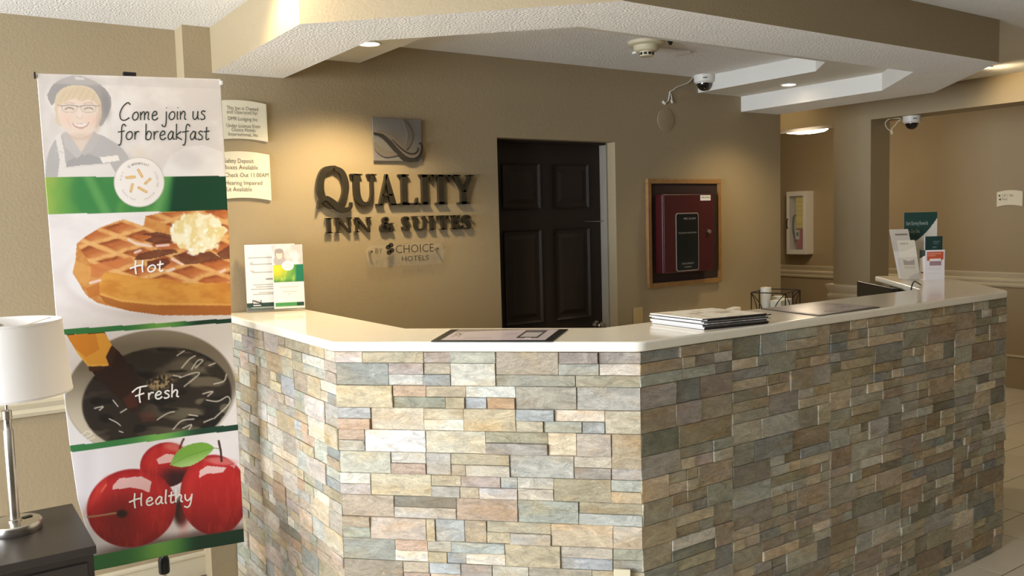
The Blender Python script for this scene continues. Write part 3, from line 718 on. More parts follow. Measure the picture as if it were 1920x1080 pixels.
# --- coffee
m = (y >= y3b) & (y < y4)
cq = Paint(x, y, (232,224,220)); Z6 = lambda P: [(110+a/4.32, 600+b/4.32) for a, b in P]
cx6, cy6 = 110+745/4.32, 600+580/4.32
rim = cq.ell(cx6, cy6+2, 160, 116, -8, 0.02); cq.over(rim, (122,110,92)); cq.over(rim*sstep(cy6-60,cy6+70,y)*sstep(cx6+40,cx6-140,x), (206,192,168)); cq.over(rim*sstep(cx6+90,cx6+150,x)*sstep(cy6-20,cy6+60,y), (226,220,212)); cq.over(rim*sstep(cy6-80,cy6-118,y)*0.6, (168,154,132))
cf = cq.ell(110+795/4.32, 600+640/4.32, 141, 96, -9, 0.02); cq.over(cf, (46,38,32))
fl = fbm(x/52+0.9*fbm(x/40,y/26,50), y/20+0.5*fbm(x/60,y/40,52), 51, 2); cq.over(cf*sstep(0.45,0.62,fl)*sstep(cx6-60,cx6+90,x+ (y-cy6)*0.2), (104,94,76)); cq.over(cf*sstep(0.5,0.64,fl)*sstep(cx6-20,cx6-130,x)*0.7, (96,84,72)); cq.over(cf*sstep(0.58,0.7,fbm(x/40,y/16,53,2))*0.8, (22,18,16))
st6 = Z6([(65,120),(375,100),(420,190),(520,290),(640,470),(740,640),(600,760),(470,620),(330,500),(250,390),(150,260)])
cq.over(cq.poly(st6), (46,28,22)); cq.over(cq.poly(Z6([(65,125),(372,103),(430,200),(400,370),(240,375),(150,265)])), (228,160,62)); cq.over(cq.poly(Z6([(65,125),(300,108),(330,240),(220,300),(120,215)]))*0.7, (212,126,40)); cq.over(cq.poly(Z6([(430,200),(470,240),(420,390),(380,300)])), (64,36,24)); cq.over(cq.poly(Z6([(240,375),(400,372),(350,400),(250,420)])), (70,40,26)); cq.over(cq.line(Z6([(150,260),(240,370),(400,365)]), 3, 3)*0.6, (244,196,96))
cq.over(cq.poly(Z6([(520,640),(620,560),(640,700),(560,720)]))*0.6, (92,44,32)); cq.over(cq.poly(Z6([(640,760),(760,730),(800,820),(680,830)]))*0.5, (96,50,38))
cq.over(cq.ell(110+830/4.32, 600+510/4.32, 26, 13, -15, 0.5)*sstep(0.4,0.6,fbm(x/4,y/4,61)), (170,146,104))
for gl in ([(980,470),(1100,430),(1140,440),(1020,540)], [(1000,390),(1060,320),(1110,290)], [(1080,400),(1130,330),(1170,330),(1110,390)], [(1260,520),(1340,495),(1360,440)], [(1170,600),(1250,580),(1210,620)], [(1200,650),(1290,660),(1370,620),(1380,680),(1260,800)], [(800,810),(880,760),(940,745)], [(930,890),(1000,820),(1100,805)], [(1010,880),(1080,850),(1060,890)], [(1180,830),(1250,800)], [(190,930),(230,900),(270,920),(220,950)], [(290,715),(360,700),(330,730)], [(220,980),(290,950)], [(960,290),(1020,250)], [(1220,370),(1270,350)], [(490,900),(520,910)], [(410,800),(470,830),(500,855)], [(500,750),(550,720)], [(1060,770),(1130,780)], [(930,450),(990,460)], [(440,650),(480,700)]):
    cq.over(cq.line(Z6(spline(gl,4) if len(gl) > 2 else gl), 1.9, 1.5)*0.9, (232,222,206))
pt_.img[m] = cq.img[m]
# --- apples
m = (y >= y4b) & (y < y5)
aq = Paint(x, y, (234,226,226)); Z7 = lambda P: [(120+a/3.857, 800+b/3.857) for a, b in P]
z7x, z7y = lambda a: 120+a/3.857, lambda b: 800+b/3.857
aq.over(aq.ell(z7x(160),z7y(250),14,70,0,0.9)*0.5, (216,206,206)); aq.over(aq.ell(z7x(620),z7y(900),110,22,-8,0.5)*0.75, (86,64,60)); aq.over(aq.ell(z7x(1090),z7y(790),66,16,-10,0.5)*0.75, (92,66,62)); aq.over(aq.ell(z7x(850),z7y(620),14,26,0,0.4), (60,34,34))
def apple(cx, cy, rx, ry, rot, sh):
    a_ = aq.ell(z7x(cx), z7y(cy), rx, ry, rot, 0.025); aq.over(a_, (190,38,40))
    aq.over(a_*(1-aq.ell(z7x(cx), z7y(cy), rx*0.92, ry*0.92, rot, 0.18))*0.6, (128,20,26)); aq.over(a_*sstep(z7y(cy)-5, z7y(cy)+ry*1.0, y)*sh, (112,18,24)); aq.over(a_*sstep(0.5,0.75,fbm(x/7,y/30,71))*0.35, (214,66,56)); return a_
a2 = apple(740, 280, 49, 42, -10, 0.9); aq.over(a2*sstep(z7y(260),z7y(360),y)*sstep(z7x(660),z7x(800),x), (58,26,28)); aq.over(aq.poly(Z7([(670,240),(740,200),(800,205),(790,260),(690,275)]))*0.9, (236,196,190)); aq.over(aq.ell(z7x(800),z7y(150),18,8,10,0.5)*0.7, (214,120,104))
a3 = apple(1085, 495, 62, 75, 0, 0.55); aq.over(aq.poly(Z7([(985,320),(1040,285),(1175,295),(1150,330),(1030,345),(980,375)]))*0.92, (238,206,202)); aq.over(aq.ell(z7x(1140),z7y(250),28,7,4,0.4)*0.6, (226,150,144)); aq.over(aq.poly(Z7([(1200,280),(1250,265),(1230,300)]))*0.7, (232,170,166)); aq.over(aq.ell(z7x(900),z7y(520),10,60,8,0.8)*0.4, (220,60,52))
a1 = apple(490, 590, 84, 73, -8, 0.5); aq.over(a1*aq.ell(z7x(400),z7y(640),34,40,20,0.9)*0.6, (96,24,24)); aq.over(aq.poly(Z7([(355,425),(400,375),(560,360),(635,400),(620,480),(560,455),(480,440),(400,450),(350,455)]))*0.9, (236,200,194)); aq.over(aq.ell(z7x(420),z7y(630),10,7,0,0.5), (44,30,22)); aq.over(aq.line(Z7([(170,655),(280,640),(375,625)]), 3.4, 1.5), (168,128,96)); aq.over(aq.line(Z7([(270,470),(305,420)]), 3, 3)*0.7, (240,150,110)); aq.over(aq.ell(z7x(230),z7y(500),6,30,30,0.9)*0.6, (222,70,58))
aq.over(aq.line(Z7([(840,160),(860,110),(870,92)]), 3.6, 1.4), (78,40,34)); aq.over(aq.line(Z7([(1140,250),(1135,180),(1120,105)]), 4, 1.4), (58,36,30))
leaf = aq.poly(Z7(spline([(770,280),(810,200),(880,145),(970,118),(1040,122),(1085,155),(1050,200),(980,255),(900,292),(830,295),(770,280)], 5))); aq.over(leaf, (120,168,66)); aq.over(leaf*sstep(z7y(190),z7y(280),y+(x-z7x(930))*0.25), (166,200,120)); aq.over(aq.line(Z7([(780,278),(900,215),(1085,155)]), 1.6)*0.6, (90,136,50)); aq.over(aq.line(Z7([(1085,155),(1125,160)]), 1.6), (140,150,90))
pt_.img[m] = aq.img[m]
# --- green rules
for lo, hi in ((y3, y3b), (y4, y4b), (y5, np.full_like(x, 1200.0))):
    m = ((y >= lo) & (y <= hi)).astype(float)
    gg = np.tile(np.array([58.,122.,66.]), (len(x),1)); t = np.exp(-((x-300)/38)**2)[:,None]; gg = gg*(1-t)+np.array([120,178,86])*t
    t = sstep(335,375,x)[:,None]; gg = gg*(1-t)+np.array([24,62,44])*t
    pt_.img = pt_.img*(1-m[:,None])+gg*m[:,None]
# --- round emblem
pt_.over(pt_.ell(260.5,341.5,47.5,47,0,0.02), (196,184,174)); pt_.over(pt_.ell(260.5,341.5,46.3,45.8,0,0.02), (242,233,226))
for ln in ([(259,319),(266,331)], [(237,333),(252,332)], [(272,344),(281,336)], [(248,346),(245,359)], [(260,352),(274,360)]):
    pt_.over(pt_.line(ln, 4.6, 0.8), (214,160,84)); pt_.over(pt_.line(ln, 1.6, 0.8), (240,214,164))
bcol = pt_.out()
mb = MB(); mb.v = [tuple(p) for p in Pb]; W = NU+1
idx = np.arange((NV+1)*W).reshape(NV+1, W)
mb.f = np.stack([idx[:-1,:-1], idx[1:,:-1], idx[1:,1:], idx[:-1,1:]], -1).reshape(-1,4).tolist()
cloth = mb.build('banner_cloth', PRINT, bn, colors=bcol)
cloth.data.polygons.foreach_set('use_smooth', [True]*len(cloth.data.polygons))
so_ = cloth.modifiers.new('thickness', 'SOLIDIFY'); so_.thickness = 0.0008; so_.offset = -1.0
# surface offset of the cloth at a photo pixel, for lettering
def on_banner(px_, py_, lift=0.0016):
    a = (px_-edgeL(py_))/(edgeR(py_)-edgeL(py_)); b = (py_-ytop(px_))/(ybot(px_)-ytop(px_))
    wv = 0.006*math.sin(a*7+b*4)*b+0.012*math.sin(math.pi*a)*(b-0.4)+0.03*max(0,min(1,b-0.75))*max(0,min(1,0.35-a))*4
    p = atY(px_, py_, YB); p.y += wv-lift; return p
# hand-script glyphs: strokes in em units (x right, y down, baseline 0, x-height 1)
GL = {'C': (1.5, [[(1.35,-1.75),(1.05,-2.0),(0.5,-1.55),(0.15,-0.8),(0.25,-0.15),(0.7,0.0),(1.25,-0.3)]]), 'o': (0.95, [[(0.6,-0.95),(0.25,-0.75),(0.12,-0.3),(0.35,0.0),(0.7,-0.2),(0.8,-0.65),(0.6,-0.95)]]),
      'm': (1.35, [[(0.12,-0.95),(0.12,0.0)], [(0.12,-0.5),(0.4,-0.92),(0.58,-0.8),(0.56,0.0)], [(0.57,-0.5),(0.85,-0.92),(1.05,-0.75),(1.0,-0.2),(1.15,0.0)]]), 'e': (0.9, [[(0.15,-0.45),(0.6,-0.6),(0.65,-0.85),(0.42,-0.98),(0.15,-0.6),(0.2,-0.1),(0.5,0.0),(0.8,-0.25)]]),
      'j': (0.55, [[(0.35,-0.95),(0.33,0.2),(0.2,0.75),(-0.1,0.7),(-0.15,0.5)], [(0.36,-1.4),(0.38,-1.32)]]), 'i': (0.4, [[(0.18,-0.95),(0.14,-0.2),(0.25,0.0)], [(0.2,-1.4),(0.22,-1.32)]]),
      'n': (0.95, [[(0.12,-0.95),(0.12,0.0)], [(0.12,-0.5),(0.45,-0.95),(0.65,-0.75),(0.6,-0.15),(0.8,0.0)]]), 'u': (0.95, [[(0.12,-0.95),(0.1,-0.3),(0.3,0.0),(0.6,-0.3),(0.68,-0.95)], [(0.68,-0.95),(0.66,-0.2),(0.85,0.0)]]),
      's': (0.7, [[(0.6,-0.85),(0.35,-0.98),(0.15,-0.75),(0.5,-0.4),(0.5,-0.1),(0.2,0.02),(0.05,-0.12)]]), 'f': (0.75, [[(0.85,-1.5),(0.6,-1.75),(0.4,-1.4),(0.35,0.0),(0.2,0.6),(0.0,0.55)], [(-0.05,-0.85),(0.7,-0.98)]]),
      'r': (0.65, [[(0.12,-0.95),(0.14,0.0)], [(0.14,-0.5),(0.35,-0.9),(0.62,-0.88)]]), 'b': (0.9, [[(0.15,-1.8),(0.12,0.0)], [(0.12,-0.4),(0.4,-0.95),(0.72,-0.7),(0.6,-0.1),(0.3,0.02),(0.12,-0.1)]]),
      'a': (0.9, [[(0.68,-0.8),(0.45,-0.95),(0.12,-0.45),(0.25,0.0),(0.55,-0.25),(0.7,-0.9)], [(0.7,-0.9),(0.66,-0.2),(0.85,0.0)]]), 'k': (0.8, [[(0.15,-1.8),(0.12,0.0)], [(0.65,-0.95),(0.15,-0.42),(0.75,0.02)]]),
      't': (0.6, [[(0.32,-1.45),(0.25,-0.2),(0.4,0.0),(0.58,-0.15)], [(0.0,-0.9),(0.62,-1.0)]]), 'h': (0.9, [[(0.15,-1.8),(0.12,0.0)], [(0.12,-0.5),(0.45,-0.95),(0.65,-0.75),(0.6,-0.15),(0.8,0.0)]]),
      'l': (0.4, [[(0.2,-1.8),(0.14,-0.2),(0.28,0.0)]]), 'y': (0.9, [[(0.1,-0.95),(0.12,-0.4),(0.35,-0.1),(0.65,-0.5),(0.75,-0.95)], [(0.75,-0.95),(0.6,0.3),(0.35,0.75),(0.0,0.6)]]),
      'H': (1.35, [[(0.35,-1.75),(0.3,-0.8),(0.38,0.2)], [(-0.2,-0.65),(0.5,-0.95),(1.0,-1.0)], [(1.0,-1.7),(0.95,-0.6),(1.0,0.0)]]), 'F': (1.2, [[(-0.3,-1.2),(0.3,-1.75),(1.2,-1.9)], [(0.5,-1.7),(0.42,-0.6),(0.5,0.3)], [(0.0,-0.65),(0.9,-0.95)]]), ' ': (0.55, [])}
def script(name, txt, x0, x1, y0, y1, xh, wpx, material):
    adv = sum(GL[c][0] for c in txt); sx = (x1-x0)/adv; mb = MB(); cx = 0
    for c in txt:
        a, strokes = GL[c]
        if c == ' ' and mb.v: mb.build(name, material, cloth); mb = MB()
        for st in strokes:
            P = spline(st, 6) if len(st) > 2 else st
            Q = [(x0+(cx+p[0])*sx, y0+(y1-y0)*(cx+p[0])/adv+p[1]*xh) for p in P]
            Lp, Rp = ribbon2d(Q, wpx); k = len(mb.v)
            for l_, r_ in zip(Lp, Rp): mb.v += [tuple(on_banner(l_.x, l_.y)), tuple(on_banner(r_.x, r_.y))]
            for i in range(len(Q)-1): mb.f.append((k+2*i, k+2*i+1, k+2*i+3, k+2*i+2))
        cx += a
    return mb.build(name, material, cloth)
SCR = mat('charcoal_script_ink', (44, 54, 50), 0.5)
script('lettering', 'Come join us', 222, 386, 226, 224, 16.5, 2.1, SCR)
script('lettering', 'for breakfast', 221, 392, 262, 262, 16.5, 2.1, SCR)
SHD = mat('brown_script_shadow', (60, 34, 26), 0.6)
script('lettering', 'Hot', 247, 306, 512, 508, 13.5, 3.0, INKW)
script('lettering', 'Fresh', 253, 338, 752, 744, 14, 3.0, INKW)
script('lettering', 'Healthy', 246, 364, 951, 940, 14.5, 3.0, INKW)
# ring text on the emblem
def arc_text(txt, r, a0, a1, h, inv=False):
    mb = MB(); n = len(txt)
    for i, c in enumerate(txt):
        if c == ' ': continue
        a = math.radians(a0+(a1-a0)*i/(n-1)); V, Fs = text_geo(c); xs = [v[0] for v in V]; mx_ = (min(xs)+max(xs))/2; s_ = h/0.7
        dx_, dy_ = math.cos(a), math.sin(a)          # radial, y down
        k = len(mb.v)
        for v in V:
            lx, ly = (v[0]-mx_)*s_, v[1]*s_
            if inv: q = (260.5+dx_*(r-ly)-(-dy_)*lx*1, 341.5+dy_*(r-ly)-dx_*lx)
            else: q = (260.5+dx_*(r+ly)+(-dy_)*lx, 341.5+dy_*(r+ly)+dx_*lx)
            mb.v.append(tuple(on_banner(*q)))
        mb.f += [tuple(j+k for j in f) for f in Fs]
    return mb
arc_text('Q BREAKFAST', 33, -124, -62, 4.2).build('lettering', INK, cloth)
FINT = mat('faint_ink', (150, 138, 122), 0.6)
arc_text('SIZZLING', 33, -32, 12, 3.6).build('lettering', FINT, cloth); arc_text('HOT', 33, -172, -150, 3.6).build('lettering', FINT, cloth)
arc_text('FRESH', 36, 70, 38, 3.6, True).build('lettering', FINT, cloth); arc_text('HEALTHY', 36, 152, 104, 3.6, True).build('lettering', FINT, cloth)
# rails, pole, foot
tl, tr = atY(66, 139, YB-0.004), atY(414, 150, YB-0.004); d_ = (tr-tl).normalized()
MB().obox(tl+Vector((0,0.004,-0.012)), tr-tl, Vector((0,0.012,0)), Vector((0,0,0.016))).build('top_rail', WHITEP, bn, bevel=0.003)
MB().obox(tr-d_*0.003+Vector((0,-0.003,-0.018)), d_*0.010, Vector((0,0.02,0)), Vector((0,0,0.016))).build('rail_end', WHITEP, bn, bevel=0.002)
MB().obox(tl-d_*0.003+Vector((0,0.0,-0.014)), d_*0.004, Vector((0,0.018,0)), Vector((0,0,0.022))).build('rail_end', BLACKP, bn)
tcn = atY(243, 139, YB+0.012); MB().box(tcn.x-0.022, tcn.x+0.022, YB+0.006, YB+0.026, tcn.z-0.03, tcn.z+0.007).build('pole_clip', BLACKP, bn, bevel=0.002)
pbt = atY(309, 1060, YB+0.03)
MB().tube([(pbt.x, YB+0.045, 0.02), (pbt.x, YB+0.045, 1.0), (tcn.x, YB+0.02, tcn.z-0.02)], 0.0075, 10).build('pole', CHROME, bn, smooth=True)
zc1 = zat(309, 1074, pbt.x, YB+0.045); zc0 = zat(309, 1048, pbt.x, YB+0.045)
MB().lathe([(0.0, zc1),(0.019, zc1),(0.021, zc1+0.008),(0.021, zc0-0.005),(0.017, zc0+0.01),(0, zc0+0.01)], (pbt.x, YB+0.045, 0), 16).build('pole_clamp', BLACKP, bn, smooth=True)
for dx_, dy_ in ((-0.19,-0.12),(0.19,-0.12),(0.0,0.22)): MB().tube([(pbt.x, YB+0.045, 0.05), (pbt.x+dx_, YB+0.045+dy_, 0.009)], 0.008, 8).build('foot', BLACKP, bn)

# ================================================================== SIDE TABLE AND LAMP
TZ = 0.65
tb = thing('side_table', (0.05, 3.05, 0), 'dark espresso side table with a flat top carrying the lamp', 'table')
MB().box(-0.25, 0.376, 2.808, 3.305, TZ-0.026, TZ).build('top', DARKWOOD, tb, bevel=0.002)
MB().box(-0.235, 0.369, 2.822, 3.298, 0.06, TZ-0.026).build('body', DARKWOOD, tb, bevel=0.002)
for z0, z1 in ((0.38, 0.60), (0.12, 0.35)):
    dr = MB().box(-0.215, 0.35, 2.812, 2.822, z0, z1).build('drawer', DARKWOOD, tb, bevel=0.002)
    MB().lathe([(0.0,-0.024),(0.012,-0.022),(0.013,-0.014),(0.006,-0.008),(0.006,0.0)], (0.07, 2.812, (z0+z1)/2), 16, 'Y').build('knob', CHROME, dr, smooth=True)
for qx_ in (-0.21, 0.345):
    for qy_ in (2.85, 3.27): MB().box(qx_-0.02, qx_+0.02, qy_-0.02, qy_+0.02, 0, 0.06).build('leg', DARKWOOD, tb)
LX, LY, LS = 0.188, 3.120, 0.905
def lpf(prof): return [(r*LS, h*LS) for r, h in prof]
lp = thing('table_lamp', (LX, LY, TZ), 'brushed nickel table lamp with a white drum shade on the dark table', 'lamp')
MB().lathe(lpf([(0,0),(0.084,0),(0.086,0.003),(0.086,0.030),(0.083,0.034),(0.0,0.036)]), (LX,LY,TZ), 48).build('base', CHROME, lp, smooth=True)
MB().obox((LX+0.026, LY+0.002, TZ+0.0315), Vector((0.026,0.012,0)), Vector((-0.007,0.015,0)), Vector((0,0,0.003))).build('outlet', BLACKP, lp)
MB().lathe(lpf([(0.0,0.03),(0.022,0.03),(0.022,0.040),(0.0165,0.043),(0.0165,0.36),(0.013,0.365),(0.013,0.40),(0.016,0.402),(0.016,0.43),(0.005,0.435),(0.005,0.70),(0,0.70)]), (LX,LY,TZ), 24).build('pole', CHROME, lp, smooth=True)
MB().lathe(lpf([(0.209,0.488),(0.2115,0.487),(0.2125,0.495),(0.211,0.497),(0.1915,0.735),(0.193,0.737),(0.1925,0.744),(0.189,0.744),(0.187,0.735),(0.2085,0.497),(0.209,0.488)]), (LX,LY,TZ), 64, cap=False).build('lamp_shade', SHADE, lp, smooth=True)
for k in range(3):
    a = k*2.094+0.5; MB().tube([(LX,LY,TZ+0.705*LS),(LX+0.17*math.cos(a),LY+0.17*math.sin(a),TZ+0.738*LS)], 0.0022, 6).build('shade_arm', CHROME, lp)
MB().lathe(lpf([(0,0.69),(0.008,0.692),(0.012,0.702),(0.006,0.712),(0.011,0.722),(0.011,0.732),(0.0,0.738)]), (LX,LY,TZ), 20).build('finial', CHROME, lp, smooth=True)
MB().tube(spline([(LX-0.05,LY+0.05,TZ+0.012),(LX-0.08,LY+0.065,TZ+0.03),(LX-0.15,LY+0.09,TZ+0.006),(LX-0.28,LY+0.11,TZ+0.005)],6), 0.003, 6).build('power_cord', BLACKP, lp)

# ================================================================== SIGN LETTERS ON THE WALL
def curve_strip(mb, pts, O, dep):
    """pts: (x, z, width) spline on the wall, extruded dep towards the room"""
    S = spline(pts, 8); Lp, Rp = ribbon2d([(p[0], p[1]) for p in S], [p[2] for p in S]); n = len(S)
    k = len(mb.v)
    for l_, r_ in zip(Lp, Rp): mb.v += [(l_.x, O, l_.y), (r_.x, O, r_.y), (l_.x, O-dep, l_.y), (r_.x, O-dep, r_.y)]
    for i in range(n-1):
        a, b = k+4*i, k+4*i+4
        mb.f += [(a+2,b+2,b+3,a+3), (a,b,b+2,a+2), (a+3,b+3,b+1,a+1), (a+1,b+1,b,a)]
    e = k+4*(n-1); mb.f += [(k,k+2,k+3,k+1), (e+1,e+3,e+2,e)]
def poly_wall(mb, P, O, dep): mb.extr(P, (0,O,0), WX, WZ, WN, dep)
def letter(c, x0, x1, z0, z1, dep, y=YW):
    """serif capital filling the box"""
    w_, h_ = x1-x0, z1-z0; mb = MB(); X = lambda a: x0+a*w_; Z = lambda b: z0+b*h_
    ts = min(0.24*w_, 0.2*h_) if c not in 'I' else 0.5*w_        # thick stem
    tn = ts*0.5; sf = h_*0.055; y = y-0.004
    R = lambda a, b, c_, d: poly_wall(mb, [(a,c_),(b,c_),(b,d),(a,d)], y, dep)
    def stem(cx, t, za=0.0, zb=1.0, serif=(1,1), sw=None):
        sw = sw or t*1.9
        R(cx-t/2, cx+t/2, Z(za), Z(zb))
        if serif[0]: poly_wall(mb, [(cx-sw/2,Z(za)),(cx+sw/2,Z(za)),(cx+sw/2,Z(za)+sf*0.7),(cx+t/2,Z(za)+sf*1.6),(cx-t/2,Z(za)+sf*1.6),(cx-sw/2,Z(za)+sf*0.7)], y, dep)
        if serif[1]: poly_wall(mb, [(cx-sw/2,Z(zb)),(cx+sw/2,Z(zb)),(cx+sw/2,Z(zb)-sf*0.7),(cx+t/2,Z(zb)-sf*1.6),(cx-t/2,Z(zb)-sf*1.6),(cx-sw/2,Z(zb)-sf*0.7)], y, dep)
    if c == 'I': stem(X(0.5), ts, sw=w_)
    if c == 'L':
        stem(X(0.27), ts, sw=0.54*w_); R(X(0.2), X(0.95), Z(0), Z(0)+sf*1.1); poly_wall(mb, [(X(0.72),Z(0)),(X(1.0),Z(0)),(X(1.0),Z(0.24)),(X(0.93),Z(0.22)),(X(0.86),Z(0.08))], y, dep)
    if c == 'T':
        stem(X(0.5), ts*1.05, serif=(1,0), sw=0.55*w_); R(X(0.02), X(0.98), Z(1)-sf*1.2, Z(1))
        for a, b in ((0.0,0.14),(1.0,0.86)): poly_wall(mb, [(X(a),Z(1)),(X(b),Z(1)),(X(b),Z(1)-sf),(X(a*0.96+0.02),Z(0.76)),(X(a),Z(0.76))], y, dep)
    if c == 'U':
        curve_strip(mb, [(X(0.22),Z(1),ts),(X(0.22),Z(0.6),ts),(X(0.24),Z(0.3),ts),(X(0.36),Z(0.09),ts*0.85),(X(0.55),Z(0.045),ts*0.6),(X(0.72),Z(0.12),tn),(X(0.81),Z(0.35),tn),(X(0.82),Z(0.7),tn),(X(0.82),Z(1),tn)], y, dep)
        R(X(0.0), X(0.44), Z(1)-sf*0.8, Z(1)); R(X(0.64), X(1.0), Z(1)-sf*0.8, Z(1))
    if c == 'A':
        poly_wall(mb, [(X(0.12),Z(0)),(X(0.12)+tn,Z(0)),(X(0.53),Z(1)),(X(0.47),Z(1))], y, dep); poly_wall(mb, [(X(0.88)-ts,Z(0)),(X(0.90),Z(0)),(X(0.54),Z(1)),(X(0.46),Z(1)),(X(0.42),Z(0.9))], y, dep)
        R(X(0.27), X(0.72), Z(0.30), Z(0.30)+sf); R(X(0.0), X(0.34), Z(0), Z(0)+sf*0.8); R(X(0.60), X(1.0), Z(0), Z(0)+sf*0.8)
    if c == 'Y':
        stem(X(0.5), ts, 0, 0.45, (1,0), 0.55*w_); poly_wall(mb, [(X(0.5)-ts/2,Z(0.45)),(X(0.5)+ts/2,Z(0.40)),(X(0.26),Z(1)),(X(0.26)-ts,Z(1))], y, dep); poly_wall(mb, [(X(0.5)-ts*0.1,Z(0.42)),(X(0.5)+ts/2,Z(0.42)),(X(0.88),Z(1)),(X(0.88)-tn,Z(1))], y, dep)
        R(X(0.0), X(0.38), Z(1)-sf*0.8, Z(1)); R(X(0.66), X(1.0), Z(1)-sf*0.8, Z(1))
    if c == 'N':
        stem(X(0.14), tn, serif=(1,0), sw=0.3*w_); stem(X(0.86), tn, serif=(0,1), sw=0.3*w_); poly_wall(mb, [(X(0.0),Z(1)),(X(0.1)+ts,Z(1)),(X(0.9),Z(0.0)),(X(0.9)-ts*0.6,Z(0.0)),(X(0.12),Z(0.9))], y, dep)
    if c == 'E':
        stem(X(0.27), ts, sw=0.54*w_)
        for za in (0.0, 0.47, 1-sf*1.1/h_): R(X(0.2), X(0.98 if za != 0.47 else 0.78), Z(za), Z(za)+sf*1.1)
        R(X(0.86), X(1.0), Z(0), Z(0.22)); R(X(0.84), X(0.97), Z(0.80), Z(1)); R(X(0.68), X(0.78), Z(0.38), Z(0.63))
    if c == 'S':
        curve_strip(mb, [(X(0.86),Z(0.74),tn),(X(0.80),Z(0.90),tn*0.8),(X(0.5),Z(0.96),tn),(X(0.22),Z(0.86),ts*0.8),(X(0.24),Z(0.64),ts),(X(0.55),Z(0.48),ts*1.2),(X(0.80),Z(0.30),ts),(X(0.74),Z(0.10),ts*0.8),(X(0.45),Z(0.04),tn),(X(0.18),Z(0.10),tn*0.8),(X(0.10),Z(0.28),tn)], y, dep)
    if c == '&':
        curve_strip(mb, [(X(0.98),Z(0.10),tn*0.8),(X(0.84),Z(0.04),ts*0.8),(X(0.66),Z(0.20),ts*0.9),(X(0.42),Z(0.52),ts),(X(0.27),Z(0.76),ts*0.8),(X(0.36),Z(0.93),tn),(X(0.54),Z(0.93),tn),(X(0.60),Z(0.76),tn),(X(0.44),Z(0.58),tn),(X(0.16),Z(0.38),ts*0.8),(X(0.12),Z(0.16),ts*0.9),(X(0.34),Z(0.04),ts*0.7),(X(0.60),Z(0.10),tn),(X(0.78),Z(0.34),tn),(X(0.86),Z(0.54),tn)], y, dep); R(X(0.72), X(1.0), Z(0.52), Z(0.52)+sf*0.9)
    if c == 'Q':
        curve_strip(mb, [(X(0.50),Z(0.985),0.11*w_),(X(0.22),Z(0.90),0.17*w_),(X(0.09),Z(0.62),0.2*w_),(X(0.13),Z(0.34),0.18*w_),(X(0.32),Z(0.13),0.12*w_),(X(0.52),Z(0.11),0.09*w_),(X(0.74),Z(0.28),0.15*w_),(X(0.83),Z(0.56),0.18*w_),(X(0.74),Z(0.86),0.16*w_),(X(0.50),Z(0.985),0.11*w_)], y, dep)
        curve_strip(mb, [(X(0.0),Z(0.08),0.05*w_),(X(0.06),Z(0.22),0.09*w_),(X(0.22),Z(0.30),0.13*w_),(X(0.42),Z(0.20),0.17*w_),(X(0.60),Z(0.07),0.17*w_),(X(0.80),Z(0.03),0.13*w_),(X(0.94),Z(0.10),0.08*w_),(X(0.97),Z(0.20),0.05*w_)], y-0.001, dep+0.004)
    return mb
def sign_row(items, dep, label, name='sign_lettering', zt=None, zb=None):
    xs = [atY(a, 380, YW).x for _, a, b in items]+[atY(b, 380, YW).x for _, a, b in items]
    root = thing(name, ((min(xs)+max(xs))/2, YW, zb), label, 'sign')
    for c, a, b in items:
        x0, x1 = atY(a, 380, YW).x, atY(b, 380, YW).x
        t_, b_ = zt, zb
        if c == 'Q': t_, b_ = atY(625, 313, YW).z, atY(625, 397, YW).z
        letter(c, x0, x1, b_, t_, dep).build('letter', BRONZE, root)
    return root
zq1 = (atY(680,327,YW).z+atY(870,328,YW).z)/2; zq0 = (atY(680,385,YW).z+atY(870,383,YW).z)/2
sign_row([('Q',593,657),('U',656,704),('A',702,744),('L',745,780),('I',784,802),('T',805,842),('Y',845,886)], 0.022, 'upper row of large raised dark bronze letters starting with a big Q', zt=zq1, zb=zq0)
zi1 = (atY(615,408,YW).z+atY(870,404,YW).z)/2; zi0 = (atY(615,437,YW).z+atY(870,429.5,YW).z)/2
sign_row([('I',606,619),('N',624,656),('N',660,692),('&',707,734),('S',748,765),('U',768,796),('I',800,810),('T',815,837),('E',841,859),('S',861,880)], 0.018, 'lower row of smaller raised dark bronze letters with an ampersand', zt=zi1, zb=zi0)
# square logo plate
p0, p1 = atY(698, 302, YW), atY(786, 225, YW)
lg = thing('logo_plaque', ((p0.x+p1.x)/2, YW, p0.z), 'square silver logo plate with a swooping ribbon above the raised letters', 'sign')
MB().box(p0.x, p1.x, YW-0.018, YW-0.012, p0.z, p1.z).build('plate', SILVER, lg, bevel=0.002)
for a, b in ((0.12,0.12),(0.88,0.12),(0.12,0.88),(0.88,0.88)):
    MB().lathe([(0.007,-0.012),(0.007,0)], (p0.x+(p1.x-p0.x)*a, YW, p0.z+(p1.z-p0.z)*b), 10, 'Y').build('standoff', CHROME, lg)
zw = lambda a, b: (p0.x+(p1.x-p0.x)*(a-432)/(732-432), p1.z-(p1.z-p0.z)*(b-82)/(342-82))
RIB = mat('pewter_ribbon', (120, 112, 102), 0.35, metal=0.3); RIBD = mat('dark_ribbon_edge', (50, 46, 42), 0.4)
def swoosh(pts, material, lift, dep):
    mb = MB(); sc_ = (p1.x-p0.x)/300
    curve_strip(mb, [(*zw(a,b), w_*1.3*sc_) for a, b, w_ in pts], YW-0.018-lift, dep); return mb.build('ribbon', material, lg)
swoosh([(616,88,6),(640,130,20),(656,175,26),(645,230,22),(624,268,8)], RIB, 0.0005, 0.006)
swoosh([(438,232,8),(455,268,26),(500,296,30),(560,300,14),(590,296,4)], RIB, 0.0005, 0.006)
